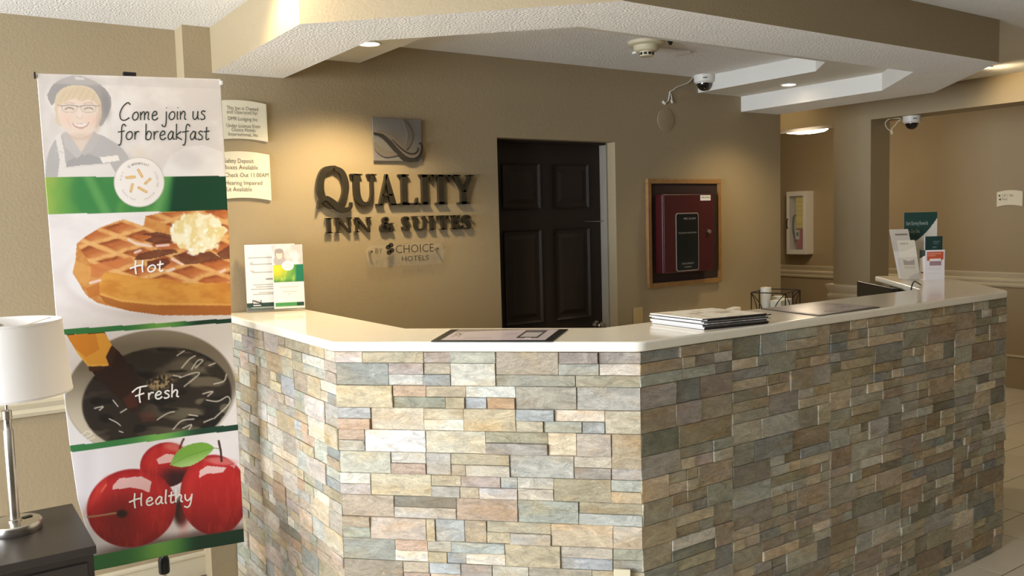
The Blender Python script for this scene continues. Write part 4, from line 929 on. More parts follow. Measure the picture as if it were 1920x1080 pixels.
swoosh([(436,176,8),(480,180,22),(530,212,36),(580,265,42),(630,312,42),(680,316,36),(716,284,22),(724,240,12),(714,226,6)], RIBD, 0.0008, 0.008)
swoosh([(438,172,4),(490,176,12),(545,212,20),(600,268,24),(645,304,22),(688,302,16),(712,270,8),(716,236,4)], RIB, 0.0095, 0.003)
swoosh([(540,214,3),(590,262,6),(640,294,7),(680,292,6),(700,270,5),(694,258,4)], RIBD, 0.0100, 0.004)
# clear plaque
q0, q1 = atY(684, 502, YW), atY(826, 455, YW)
pl = thing('acrylic_plaque', ((q0.x+q1.x)/2, YW, q0.z), 'clear rounded acrylic plaque with small dark lettering under the raised letters', 'sign')
def rrect(x0, x1, z0, z1, r, k=5):
    P = []
    for cx, cz, a0 in ((x1-r,z1-r,0),(x0+r,z1-r,90),(x0+r,z0+r,180),(x1-r,z0+r,270)):
        for t in np.linspace(0, 90, k): a = math.radians(a0+t); P.append((cx+r*math.cos(a), cz+r*math.sin(a)))
    return P
mb = MB(); mb.extr(rrect(q0.x, q1.x, q0.z, q1.z, 0.035), (0,YW-0.022,0), WX, WZ, WN, 0.006); mb.build('plate', ACRYL, pl)
for a in (0.06, 0.92): MB().lathe([(0.0,-0.032),(0.006,-0.031),(0.006,0)], (q0.x+(q1.x-q0.x)*a, YW, q0.z+(q1.z-q0.z)*0.74), 12, 'Y').build('standoff', CHROME, pl, smooth=True)
yt = YW-0.029
lx = lambda px_: atY(px_, 470, YW).x
zt_ = q0.z+(q1.z-q0.z)*0.60
for txt, a, b, dz, h_ in (('BY',699,712,0.004,0.026), ('CHOICE',737,808,0.0,0.042), ('HOTELS',748,798,-0.042,0.026)):
    put_text(MB(), txt, (lx(a), yt, zt_+dz), WX, WZ, WN, h_, lx(b)-lx(a)).build('lettering', INK, pl)
for k, (ox_, oz_) in enumerate(((0,0.012),(0.016,0.022),(0.02,-0.004),(0.004,-0.014))):
    c_ = (lx(723)+ox_, zt_+0.02+oz_); MB().add([(c_[0]+0.014*math.cos(a), yt-0.0012, c_[1]+0.012*math.sin(a)) for a in np.linspace(0,2*math.pi,12,endpoint=False)], [tuple(range(12))]).build('petal_mark', INK, pl)

# cream wall plaques
def arc_plaque(name, x0, x1, z0, z1, bow, o_y, label, lines, nrm=WN, axx=WX, org=(0,0,0), dep=0.012):
    n = 14; top = [(x0+(x1-x0)*i/n, z1+bow*(1-(2*i/n-1)**2)-bow*0.5) for i in range(n+1)]; bot = [(x0+(x1-x0)*i/n, z0+bow*(1-(2*i/n-1)**2)-bow*0.5) for i in range(n+1)]
    o = Vector(org); base = o+Vector(axx)*(x0+x1)/2
    root = thing(name, tuple(base+Vector((0,0,z0))), label, 'sign')
    mb = MB(); mb.extr(top+bot[::-1], o, axx, WZ, nrm, dep); mb.build('plate', CREAMSIGN, root, bevel=0.0015, seg=1)
    for txt, tx, tz, th, tw in lines: put_text(MB(), txt, o+Vector(axx)*tx+WZ*tz+Vector(nrm)*dep, axx, WZ, nrm, th, tw).build('lettering', INK, root)
    return root
vx = lambda a, b: atY(a, b, YW).x; vz = lambda a, b: atY(a, b, YW).z
def ln(txt, xa, xb, yb, hpx): return (txt, vx(xa, yb), vz((xa+xb)/2, yb), hpx*vz(450,300-1)*0+hpx*(vz(450,299)-vz(450,300)), vx(xb, yb)-vx(xa, yb))
arc_plaque('wall_plaque', vx(398,230), vx(499.5,230), vz(455,263), vz(455,191), 0.012, YW, 'upper cream plaque with arched edges and ownership notice beside the banner', [ln('This Inn is Owned',423.5,482,207.5,7.5), ln('and Operated by:',423.5,481,214.5,7.0), ln('DMR Lodging Inc',426,481,227,7.0), ln('Under License from',423,486,240,7.0), ln('Choice Hotels',433,477,247.5,7.0), ln('International, Inc',427,482,256,7.0)], org=(0,YW,0))
arc_plaque('wall_plaque', vx(398,330), vx(505.5,330), vz(455,374), vz(455,287), 0.014, YW, 'lower cream plaque listing deposit boxes and check out time beside the banner', [ln('Safety Deposit',419,474,306,8.5), ln('Boxes Available',419,482,318,8.5), ln('Check Out 11:00AM',420,502,332.5,8.5), ln('Hearing Impaired',421,490,347,8.5), ln('Kit Available',421,471,359,8.5)], org=(0,YW,0))
fxv = lambda a, b: -atX(a, b, XF).y; fzv = lambda a, b: atX(a, b, XF).z
def fl_(txt, xa, xb, yb, hpx): return (txt, fxv(xa,yb), fzv((xa+xb)/2,yb), hpx*(fzv(1890,370)-fzv(1890,371)), fxv(xb,yb)-fxv(xa,yb))
arc_plaque('wall_plaque', fxv(1870,372), fxv(1918.5,372), fzv(1894,386), fzv(1894,358), 0.014, XF, 'small cream direction plaque with arrows on the far hallway wall', [fl_('137 / 166',1881,1901,368.5,4.6), fl_('Pool',1880,1889.5,375.5,4.6)], nrm=FN, axx=FX, org=(XF,0,0))
for (ax_, ay_) in ((1875,367), (1876,374)):
    cx_, cz_ = fxv(ax_, ay_), fzv(ax_, ay_)
    MB().add([(XF-0.0135, -(cx_-0.010), cz_), (XF-0.0135, -(cx_+0.008), cz_-0.011), (XF-0.0135, -(cx_+0.008), cz_+0.011)], [(0,1,2)]).build('arrow_mark', INK, bpy.data.objects['wall_plaque.002'])

# ================================================================== BOARD, RED BOX AND OTHER WALL THINGS
bx0, bx1, bz0, bz1 = 3.685, 4.343, 1.154, 1.829
bd = thing('wall_board', ((bx0+bx1)/2, YW, bz0), 'dark brown board in an oak frame holding the red box', 'board')
MB().box(bx0+0.02, bx1-0.02, YW-0.014, YW-0.001, bz0+0.02, bz1-0.02).build('panel', CORK, bd)
for a in ((bx0,bx1,bz0,bz0+0.03),(bx0,bx1,bz1-0.03,bz1),(bx0,bx0+0.03,bz0+0.03,bz1-0.03),(bx1-0.03,bx1,bz0+0.03,bz1-0.03)):
    MB().box(a[0],a[1],YW-0.026,YW-0.001,a[2],a[3]).build('frame_rail', OAK, bd, bevel=0.003)
rx0, rx1, rz0, rz1 = 3.752, 4.196, 1.242, 1.732
rb = thing('red_box', ((rx0+rx1)/2, YW-0.014, rz0), 'dark red locked metal box mounted on the oak framed board', 'box')
MB().box(rx0, rx1, YW-0.082, YW-0.014, rz0, rz1).build('body', REDM, rb, bevel=0.006)
dor = MB().box(rx0+0.004, rx1-0.004, YW-0.090, YW-0.083, rz0+0.004, rz1-0.004).build('box_door', REDM, rb, bevel=0.003)
gx0, gx1 = atY(1267,450,YW-0.09).x, atY(1309.5,450,YW-0.09).x; gz0, gz1 = atY(1288,508,YW-0.09).z, atY(1288,399,YW-0.09).z
mb = MB(); mb.extr(rrect(gx0, gx1, gz0, gz1, 0.018), (0,YW-0.09,0), WX, WZ, WN, 0.003); lbl = mb.build('label_border', mat('grey_border', (150,140,136), 0.4), dor)
mb = MB(); mb.extr(rrect(gx0+0.006, gx1-0.006, gz0+0.006, gz1-0.006, 0.014), (0,YW-0.093,0), WX, WZ, WN, 0.001); mb.build('label_panel', mat('black_gloss_panel', (16,20,19), 0.12), dor)
gm = (gx0+gx1)/2; gw = gx1-gx0; GINK = mat('grey_ink', (176,172,168), 0.5)
for txt, dx_, z_, h_, w_ in (('FIRE ALARM', 0.02, gz1-0.042, 0.012, 0.52), ('FIRE ALARM CONTROL PANEL', 0, gz0+0.235, 0.009, 0.8), ('DOCUMENTS', 0, gz0+0.042, 0.011, 0.5), ('INSIDE', 0, gz0+0.022, 0.008, 0.3)):
    put_text(MB(), txt, (gm+dx_, YW-0.094, z_), WX, WZ, WN, h_, gw*w_, True).build('lettering', GINK, dor)
sx0, sx1 = atY(1313,371,YW-0.09).x, atY(1332,371,YW-0.09).x; sz0, sz1 = atY(1322,376,YW-0.09).z, atY(1322,366,YW-0.09).z
MB().box(sx0, sx1, YW-0.0915, YW-0.0902, sz0, sz1).build('sticker', PAPER, dor)
put_text(MB(), 'FIRE ALARM', ((sx0+sx1)/2, YW-0.092, sz1-0.019), WX, WZ, WN, 0.011, (sx1-sx0)*0.85, True).build('lettering', INK, dor)
lk = atY(1328, 434, YW-0.09)
MB().lathe([(0,-0.016),(0.012,-0.015),(0.014,-0.006),(0.014,0)], (lk.x, YW-0.09, lk.z), 18, 'Y').build('lock', CHROME, dor, smooth=True)
# outlet plate by the door
oz = atY(1196, 576, YW).z; ox = atY(1196, 590, YW).x
op = thing('switch_plate', (ox, YW, oz-0.11), 'tan outlet plate on the wall right of the dark door', 'outlet')
MB().box(ox-0.037, ox+0.037, YW-0.007, YW-0.0005, oz-0.118, oz).build('plate', mat('tan_plate', (196,172,122), 0.5), op, bevel=0.002)
for dz in (-0.085, -0.035): MB().box(ox-0.016, ox+0.016, YW-0.0085, YW-0.007, oz+dz-0.014, oz+dz+0.014).build('socket', mat('tan_plate', ), op, bevel=0.001)
# painted-over round cover on the wall and ceiling plate
rp = atY(1248, 225, YW)
MB().lathe([(0,-0.004),(0.066,-0.004),(0.071,-0.003),(0.072,0)], (rp.x, YW-0.0005, rp.z), 40, 'Y').build('round_cover', WALL, smooth=True, label='round tan painted cover plate high on the wall below the corner camera', cat='cover')
sc_ = atZ(1243, 96, ZC)
MB().box(sc_.x-0.14, sc_.x+0.12, sc_.y-0.09, sc_.y+0.09, ZC-0.012, ZC-0.0005).build('ceiling_plate', CEIL, bevel=0.004, label='white access plate on the recessed ceiling beside the smoke detector', cat='cover')
sb = atZ(1257, 76, ZC)
MB().lathe([(0,-0.022),(0.006,-0.021),(0.012,-0.008),(0.016,0)], (sb.x, sb.y, ZC-0.0005), 12).build('sprinkler_stub', BLACKM, smooth=True, label='tiny dark sprinkler stub on the recessed ceiling', cat='sprinkler')
# smoke detector
sd = atZ(1212, 78, ZC)
dt = thing('smoke_detector', (sd.x, sd.y, ZC-0.10), 'round cream smoke detector on the recessed ceiling', 'detector')
MB().lathe([(0,-0.022),(0.080,-0.022),(0.092,-0.014),(0.094,-0.0005)], (sd.x,sd.y,ZC), 40).build('base', DETECT, dt, smooth=True)
MB().lathe([(0,-0.05),(0.052,-0.05),(0.062,-0.042),(0.066,-0.022)], (sd.x,sd.y,ZC), 40).build('body', DETECT, dt, smooth=True)
MB().lathe([(0,-0.075),(0.034,-0.074),(0.036,-0.072),(0.036,-0.05)], (sd.x,sd.y,ZC), 32).build('chamber', DETECT, dt, smooth=True)
for k in range(10):
    a = k*0.628; MB().obox(Vector((sd.x+0.0355*math.cos(a-0.2), sd.y+0.0355*math.sin(a-0.2), ZC-0.068)), Vector((0.0145*math.cos(a+math.pi/2), 0.0145*math.sin(a+math.pi/2), 0)), Vector((0.002*math.cos(a), 0.002*math.sin(a), 0)), Vector((0,0,0.012))).build('vent_slot', BLACKP, dt)
# dome cameras
def dome_camera(c, zt, label):
    r = thing('dome_camera', (c[0], c[1], zt-0.09), label, 'camera')
    MB().lathe([(0,-0.048),(0.056,-0.048),(0.062,-0.043),(0.064,-0.0005),(0,-0.0005)], (c[0],c[1],zt), 36).build('housing', WHITEP, r, smooth=True)
    MB().lathe([(0.0,-0.098)]+[(0.046*math.cos(t), -0.049-0.049*math.sin(t)) for t in np.linspace(1.45,0.0,9)], (c[0],c[1],zt), 32).build('dome', DOMEG, r, smooth=True)
    MB().lathe([(0.046,-0.052),(0.050,-0.052),(0.050,-0.046),(0.046,-0.046)], (c[0],c[1],zt), 32, cap=False).build('dome_ring', WHITEP, r, smooth=True)
    MB().obox(Vector((c[0]-0.052, c[1]-0.040, zt-0.026)), Vector((0.018,-0.018,0)), Vector((0.002,0.002,0)), Vector((0,0,0.005))).build('slot', BLACKP, r)
    return r
c1 = atZ(1320, 141, ZC); dome_camera((c1.x, min(c1.y, YW-0.08)), ZC, 'white dome camera with smoked lens where the wall meets the recessed ceiling')
c2 = Vector((6.09, 3.58, 0)); dome_camera((c2.x, c2.y), 2.285, 'white dome camera under the header beam beside the column')
wz = lambda a, b: tuple(atY(a, b, YW-0.006))
cb = MB().tube(spline([wz(1302,143), wz(1290,155), wz(1278,160), wz(1268,164), wz(1262,169), wz(1256,172), wz(1255,178), wz(1253,188), wz(1248,192), wz(1245,193)], 5), 0.0035, 6)
cb.tube(spline([wz(1256,172), wz(1259,182), wz(1260,192)], 5), 0.003, 6).tube([wz(1243,191), wz(1247,194)], 0.009, 8).tube([wz(1258.5,187), wz(1260.5,193)], 0.007, 8)
cb.build('camera_cable', WHITEP, smooth=True, label='white cable hanging on the wall from the corner dome camera', cat='cable')
hz = lambda a, b, x_=6.10: tuple(atX(a, b, x_))
MB().tube(spline([hz(1689,222), hz(1679,222), hz(1668,223), hz(1660,230), hz(1663,240), hz(1670,246), hz(1674,250), hz(1672,242), hz(1679,234), hz(1683,228), hz(1690,224)], 5), 0.004, 6).tube([hz(1671,244), hz(1673,252)], 0.009, 8).build('camera_cable', CREAMP, smooth=True, label='tangled cream cable beside the dome camera under the header', cat='cable')
# extinguisher cabinet
cy1, cy0 = 5.955, 5.71; cz0, cz1 = 1.150, 1.822; CXF = 7.735
ec = thing('extinguisher_cabinet', (XF-0.06, (cy0+cy1)/2, cz0), 'white fire extinguisher cabinet with glass door on the hallway wall', 'cabinet')
mb = MB(); t_ = 0.018
mb.box(CXF, XF-0.001, cy0, cy1, cz0, cz0+t_).box(CXF, XF-0.001, cy0, cy1, cz1-t_, cz1).box(CXF, XF-0.001, cy0, cy0+t_, cz0+t_, cz1-t_).box(CXF, XF-0.001, cy1-t_, cy1, cz0+t_, cz1-t_).box(XF-0.01, XF-0.001, cy0+t_, cy1-t_, cz0+t_, cz1-t_)
mb.build('body', WHITEP, ec)
dd = MB()
for a in ((cy0,cy1,cz0,cz0+0.05),(cy0,cy1,cz1-0.05,cz1),(cy0,cy0+0.036,cz0+0.05,cz1-0.05),(cy1-0.032,cy1,cz0+0.05,cz1-0.05)): dd.box(CXF-0.014, CXF-0.001, *a)
dd = dd.build('cabinet_door', WHITEP, ec, bevel=0.003)
MB().box(CXF-0.008, CXF-0.005, cy0+0.032, cy1-0.028, cz0+0.046, cz1-0.046).build('glass_pane', GLASS, dd)
MB().tube(spline([(CXF-0.014,cy1-0.022,1.53),(CXF-0.032,cy1-0.022,1.52),(CXF-0.032,cy1-0.022,1.44),(CXF-0.014,cy1-0.022,1.43)],5), 0.005, 8).build('handle', BLACKM, dd, smooth=True)
ex, ey = XF-0.062, cy0+0.115
fe_ = thing('fire_extinguisher', (ex, ey, cz0+t_), 'red fire extinguisher with a yellow tag inside the white cabinet', 'extinguisher')
MB().lathe([(0,0),(0.046,0.0),(0.048,0.01),(0.048,0.30),(0.042,0.34),(0.022,0.365),(0.018,0.37),(0.018,0.39),(0,0.39)], (ex,ey,cz0+t_+0.001), 24).build('cylinder', mat('red_cylinder', (158,30,26), 0.3), fe_, smooth=True)
MB().box(ex-0.012,ex+0.012,ey-0.012,ey+0.05,cz0+0.41,cz0+0.43).box(ex-0.01,ex+0.01,ey-0.01,ey+0.06,cz0+0.445,cz0+0.455).box(ex-0.012,ex+0.012,ey-0.012,ey+0.012,cz0+0.405,cz0+0.455).build('valve', BLACKM, fe_, bevel=0.002)
MB().tube(spline([(ex,ey+0.02,cz0+0.42),(ex-0.02,ey+0.075,cz0+0.40),(ex-0.01,ey+0.085,cz0+0.25),(ex,ey+0.06,cz0+0.12)],6), 0.008, 8).build('hose', BLACKP, fe_, smooth=True)
sheet('tag', fe_, (ex-0.053, cy0+0.135, cz1-0.065), FX, WZ, FN, 0.105, 0.33, 8, 14, lambda p: (p.over(np.ones_like(p.x), (226,208,96)), p.over(((p.y*14) % 2 < 0.6).astype(float)*0.35, (150,140,60))))
sheet('sticker', fe_, (ex-0.0495, ey+0.03, cz0+0.26), FX, WZ, FN, 0.05, 0.10, 8, 12, lambda p: (p.over(np.ones_like(p.x), (214,210,200)), p.over(p.ell(0.5,0.45,0.3,0.25), (60,70,66))))

# ================================================================== LAMPS IN THE CEILING
def downlight(c, z, r, label, energy, spot=120, blend=0.7, col=(1.0, 0.78, 0.46), glow=True, aim=None):
    t = thing('downlight', (c[0], c[1], z-0.006), label, 'light', 'recessed ceiling downlights')
    MB().lathe([(r*0.80,-0.004),(r*0.84,-0.006),(r,-0.004),(r*1.02,-0.0005),(r*0.8,-0.0005)], (c[0],c[1],z), 32, cap=False).build('trim_ring', WHITEP, t, smooth=True)
    MB().lathe([(0,-0.0030),(r*0.55,-0.0030),(r*0.8,-0.0022)], (c[0],c[1],z), 32).build('lens', CANLENS, t)
    l = bpy.data.lights.new('downlight_beam', 'SPOT'); l.energy = energy; l.color = col; l.spot_size = math.radians(spot); l.spot_blend = blend; l.shadow_soft_size = max(r, 0.075)
    o = bpy.data.objects.new('downlight_beam', l); COL.objects.link(o); o.parent = t; o.location = (0,0,-0.010)
    if aim: o.rotation_euler = (Vector(aim)-Vector((c[0],c[1],z))).to_track_quat('-Z','Y').to_euler()
    return t
g1 = atZ(692, 81, ZM); downlight((g1.x, g1.y), ZM, 0.055, 'glowing downlight in the soffit tier above the raised letters', 80, 130, 0.6)
g2 = atZ(1479, 158, ZM); downlight((g2.x, g2.y), ZM, 0.050, 'glowing downlight in the right arm of the soffit tier', 32, 130, 0.8)
g3 = atZ(1860, 127, ZC); downlight((5.555, 2.80), ZC, 0.055, 'glowing downlight in the ceiling just behind the far soffit corner', 12, 150, 0.6, aim=(5.99, 2.45, 2.15))
downlight((0.93, 2.92), ZC, 0.075, 'downlight in the ceiling hard against the left soffit fascia above the banner', 26, 120, 0.5, aim=(1.16, 2.90, 2.20))
downlight((5.5, 4.6), ZC, 0.075, 'downlight in the ceiling between the sign wall end and the hall header', 7, 150, 0.7, aim=(5.99, 4.7, 2.1))
for k, (a, b) in enumerate(((0.2,-0.6), (3.1,0.95), (5.15,1.35))): downlight((a, b), ZC, 0.075, ('added fill downlight in the lobby ceiling behind the viewer on the window side', 'added fill downlight in the lobby ceiling in front of the long stone face', 'added fill downlight in the lobby ceiling right of the viewer')[k], (6, 9, 10)[k], 125, 0.8)  # unseen lobby lamps added for ambient light and to fill stone, slab and column
downlight((6.85, 2.0), ZC, 0.075, 'added fill downlight in the hallway ceiling beyond the right edge of the view', 9, 150, 0.7, aim=(6.35, 3.3, 1.2))  # unseen lamp added to brighten the column's near face
hlx, hly = 6.60, 4.88
hl = thing('hall_ceiling_light', (hlx, hly, 2.30), 'round glowing flush light on the hallway ceiling', 'light')
MB().lathe([(0.0,2.345),(0.150,2.345),(0.155,2.36),(0.155,ZC-0.0005),(0,ZC-0.0005)], (hlx,hly,0), 40).build('base', WHITEP, hl, smooth=True)
MB().lathe([(0.0,2.302),(0.10,2.305),(0.165,2.315),(0.19,2.330),(0.185,2.345),(0,2.345)], (hlx,hly,0), 40).build('diffuser', DOMELENS, hl, smooth=True)
hb = bpy.data.lights.new('hall_bulb', 'POINT'); hb.energy = 13; hb.color = (1.0,0.80,0.55); hb.shadow_soft_size = 0.12
ho = bpy.data.objects.new('hall_bulb', hb); COL.objects.link(ho); ho.parent = hl; ho.location = (0,0,-0.10)

# ================================================================== THINGS ON THE COUNTER
def cook_card(p):
    x_, y_ = p.x, p.y
    p.over(np.ones_like(x_), (228,222,214)); p.over(p.rect(0,1,0,0.31), (196,188,184)); p.over(p.rect(0,1,0,0.31)*sstep(0.4,0.8,fbm(x_*4,y_*6,5)), (232,226,222))
    p.over(p.ell(0.24,0.25,0.20,0.09)*0.8, (170,160,156)); p.over(p.ell(0.24,0.14,0.15,0.085), (170,150,132)); p.over(p.ell(0.24,0.155,0.105,0.07), (226,202,186)); p.over(p.ell(0.24,0.095,0.14,0.04), (160,148,142)); p.over(p.rect(0.17,0.31,0.155,0.163)*0.6, (130,116,110))
    g_ = p.rect(0.02,1,0.31,0.59); p.over(g_, (92,150,70)); p.over(g_*sstep(0.6,0.0,np.hypot(x_-0.15,(y_-0.36)*2)), (232,206,52)); p.over(g_*sstep(0.45,0.7,fbm(x_*9,y_*9,8))*0.7, (190,210,90)); p.over(g_*sstep(0.72,0.82,x_+(y_-0.3)*0.2), (22,112,80)); p.over(g_*sstep(0.52,0.59,y_)*0.5, (40,100,60))
    p.over(p.ell(0.5,0.33,0.19,0.075), (250,246,240)); p.over(p.ring(0.5,0.33,0.08,0.032,0.012)*0.6, (206,180,140))
    p.over(p.rect(0.05,0.8,0.905,0.965), (70,140,76)); p.over(p.rect(0.75,0.98,0.905,0.965), (26,66,52))
    for yy, a, b in ((0.66,0.2,0.8), (0.735,0.3,0.75), (0.77,0.46,0.56)): p.over(p.rect(a,b,yy,yy+0.008)*0.5, (120,110,100))
def rate_card(p):
    p.over(np.ones_like(p.x), (226,221,212)); p.over(p.rect(0,1,0.885,1.0), (36,60,52)); p.over(p.rect(0.11,0.29,0.835,0.93), (40,44,42)); p.over(p.rect(0.13,0.27,0.84,0.89), (200,196,190)); p.over(p.line([(0.14,0.85),(0.2,0.87),(0.27,0.885)],0.02,0.01), (50,50,48)); p.over(p.rect(0.12,0.28,0.918,0.932), (236,232,226))
    for i, (yy, a, b) in enumerate(((0.19,0.06,0.96), (0.22,0.7,0.98), (0.27,0.1,0.16), (0.29,0.1,0.9), (0.345,0.1,0.95), (0.39,0.1,0.18), (0.415,0.12,0.85), (0.52,0.4,0.9), (0.61,0.15,0.95), (0.635,0.2,0.8), (0.67,0.1,0.97), (0.725,0.25,0.9), (0.75,0.12,0.95), (0.955,0.1,0.55))):
        p.over(p.rect(a,b,yy,yy+(0.014 if i == 7 else 0.010))*0.7, (96,90,82) if i != 13 else (220,220,214))
# brochure stand at the wall end of the counter
bo = Vector((1.19, 3.845, SZ)); be = Vector((1.43, 3.76, SZ)); bu = (be-bo); bu.z = 0; bL = bu.length; bu.normalize(); bnv = Vector((bu.y, -bu.x, 0))     # towards the room
zt1 = zat(466, 460, bo.x, bo.y)
mid_ = (bo+be)/2
bs = thing('brochure_stand', tuple(mid_), 'clear acrylic brochure stand at the wall end of the countertop', 'holder')
H1 = zt1-SZ
lean = Vector((0,0,1))*0.985-bnv*0.10; lean.normalize(); ln_ = bnv*0.985+Vector((0,0,0.10)); ln_.normalize()
bk = bo-bnv*0.012
MB().obox(bk+bnv*0.0+Vector((0,0,0.001)), bu*bL, bnv*0.075, Vector((0,0,0.003))).build('foot', ACRYL, bs)
MB().obox(bk+bnv*0.022+Vector((0,0,0.004)), bu*bL, ln_*0.003, lean*(H1*0.93)).build('back', ACRYL, bs)
MB().obox(bk+bnv*0.062+Vector((0,0,0.004)), bu*bL, ln_*0.002, lean*0.022).build('lip', ACRYL, bs)
o1 = bk+bnv*0.030+Vector((0,0,0.006))+bu*0.002
sheet('leaflet', None, o1+lean*(H1*0.99), bu, lean, ln_, bL*0.86, H1*0.985, 60, 90, rate_card, th=0.003, label='white information leaflet with a dark green foot in the acrylic stand', cat='leaflet')
o2 = bk+bnv*0.046+Vector((0,0,0.012))+bu*(bL*0.47)
sheet('leaflet', None, o2+lean*(H1*0.955), bu, lean, ln_, bL*0.53, H1*0.955, 60, 110, cook_card, th=0.003, label='narrow breakfast leaflet with a green and yellow picture in the acrylic stand', cat='leaflet')

# flat placards lying on the counter
def placard(name, P, paint, label, frame, nu=80, nv=40):
    """P: four top corners (near-left, far-left, far-right, near-right) on the slab"""
    P = [Vector((p[0],p[1],SZ+0.0008)) for p in P]; root = thing(name, tuple((P[0]+P[1]+P[2]+P[3])/4), label, 'placard')
    mb = MB(); mb.prism([(p.x,p.y) for p in P], SZ+0.0006, SZ+0.0032); mb.build('mat', frame, root)
    u, v = np.meshgrid(np.linspace(0,1,nu+1), np.linspace(0,1,nv+1)); u, v = u.ravel(), v.ravel()
    pn = Paint(u, v, (196,188,192)); paint(pn)
    a, b = np.clip(0.07+u*0.86, 0, 1)[:,None], np.clip(0.06+(1-v)*0.90, 0, 1)[:,None]
    N_, FL, FR, NR = [np.array(p) for p in P]
    Q = (1-a)*(1-b)*N_+(1-a)*b*FL+a*b*FR+a*(1-b)*NR; Q[:,2] = SZ+0.0036
    mb = MB(); mb.v = [tuple(q) for q in Q]; W_ = nu+1
    mb.f = [(j*W_+i, (j+1)*W_+i, (j+1)*W_+i+1, j*W_+i+1) for j in range(nv) for i in range(nu)]
    mb.build('printed_sheet', mat('glossy_laminate', rough=0.16, var=0.01, attr=True), root, colors=pn.out()); return root
def pad_a(p):
    p.over(np.ones_like(p.x), (206,196,204)); p.over(p.poly([(0,0),(0.66,0),(0.0,0.28)]), (150,142,140)); p.over(p.rect(0.05,0.12,0.35,0.7)*sstep(0.4,0.6,fbm(p.x*60,p.y*30,3)), (120,112,112)); p.over(p.rect(0.55,0.68,0.35,0.55)*0.3, (190,160,180))
    p.over(p.rect(0.70,0.90,0.10,0.80), (84,80,80)); p.over(p.rect(0.715,0.885,0.16,0.72), (196,190,192)); p.over(p.rect(0.715,0.885,0.16,0.30), (120,114,114)); p.over(p.rect(0.78,0.84,0.80,0.9), (230,226,226))
    for k in range(3): p.over(p.rect(0.2,0.45,0.75+0.06*k,0.77+0.06*k)*0.3, (110,104,108))
def pad_b(p):
    p.over(np.ones_like(p.x), (202,192,196)); p.over(p.poly([(0,0),(0.42,0),(0.2,0.75),(0,0.45)])*0.8, (160,152,148)); p.over(p.rect(0.55,0.75,0.15,0.3)*sstep(0.4,0.6,fbm(p.x*50,p.y*30,3)), (140,132,130)); p.over(p.rect(0.8,0.95,0.6,0.75)*sstep(0.4,0.6,fbm(p.x*50,p.y*40,4)), (150,142,140))
    for k in range(6): p.over(p.rect(0.45,0.85,0.4+0.05*k,0.415+0.05*k)*0.25, (130,122,126))
zpad = SZ+0.003
A_ = [atZ(808,639.5,zpad), atZ(846,617.5,zpad), atZ(1065,617,zpad), atZ(1036,639.5,zpad)]
placard('counter_placard', A_, pad_a, 'black bordered placard lying on the middle front of the countertop', BLACKP)
B_ = [atZ(1427,578.5,zpad), atZ(1545,566.8,zpad), atZ(1650,575.5,zpad), atZ(1535,591.5,zpad)]
placard('counter_placard', B_, pad_b, 'dark edged placard lying on the right run of the countertop past the magazines', mat('dark_grey_edge', (70,64,58), 0.4))

# magazine stack
mc = atZ(1333, 603, SZ+0.02); m_ang = math.radians(62)
ux, uy = Vector((0.2968,-0.0,0)), None
cN, cL, cR = atZ(1320,618.5,SZ), atZ(1222,606,SZ), atZ(1440,606.5,SZ)
eA = (cL-cN); eA.z = 0; eB = (cR-cN); eB.z = 0      # short/long edges on the slab
lenA, lenB = eA.length, eB.length; eA.normalize(); eB.normalize()
mags = 9; zc_ = SZ+0.001
def mag_cover(p):
    p.over(np.ones_like(p.x), (246,240,226)); p.over(sstep(0.58,0.7,fbm(p.x*9,p.y*7,12))*0.6, (196,178,150)); p.over(p.rect(0.3,0.5,0.35,0.45)*sstep(0.4,0.6,fbm(p.x*30,p.y*30,2)), (150,130,110)); p.over(p.rect(0.6,0.85,0.5,0.62)*sstep(0.45,0.6,fbm(p.x*24,p.y*24,9))*0.7, (160,140,116))
SPINES = [(30,28,30),(52,40,36),(86,84,80),(24,24,28),(190,186,180),(44,34,40),(120,116,104),(34,32,34),(60,56,54)]
ORD = ['bottom magazine of the stack on the countertop','second magazine from the bottom of the countertop stack','third magazine from the bottom of the countertop stack','fourth magazine from the bottom of the countertop stack','middle magazine of the countertop stack','fourth magazine from the top of the countertop stack','third magazine from the top of the countertop stack','second magazine from the top of the countertop stack','top magazine of the stack with a pale printed cover']
for k in range(mags):
    th = 0.0038; a0 = random.uniform(-0.010, 0.004); b0 = random.uniform(-0.012, 0.014)
    o_ = cN+eA*a0+eB*b0; o_.z = zc_
    md = thing('magazine', tuple(o_+eA*lenA/2+eB*lenB/2), ORD[k], 'magazine', 'magazines stacked on the countertop')
    MB().obox(o_+Vector((0,0,0.0004)), eA*lenA, eB*lenB, Vector((0,0,th-0.0008))).build('pages', PAPER, md)
    MB().obox(o_+Vector((0,0,0.0))-eA*0.0006, eA*0.0012, eB*lenB, Vector((0,0,th))).build('spine', mat('magazine_spine_%d' % k, SPINES[k], 0.4, var=0.5, vscale=60), md)
    MB().obox(o_, eA*lenA, eB*lenB, Vector((0,0,0.0004))).build('back_cover', mat('magazine_back', (60,56,54), 0.4), md)
    if k == mags-1: sheet('front_cover', md, o_+Vector((0,0,th-0.0004))+eA*lenA, eB, eA, Vector((0,0,1)), lenB, lenA, 50, 50, mag_cover, th=0.0006)
    else: MB().obox(o_+Vector((0,0,th-0.0004)), eA*lenA, eB*lenB, Vector((0,0,0.0004))).build('front_cover', PAPER, md)
    zc_ += th+0.0002

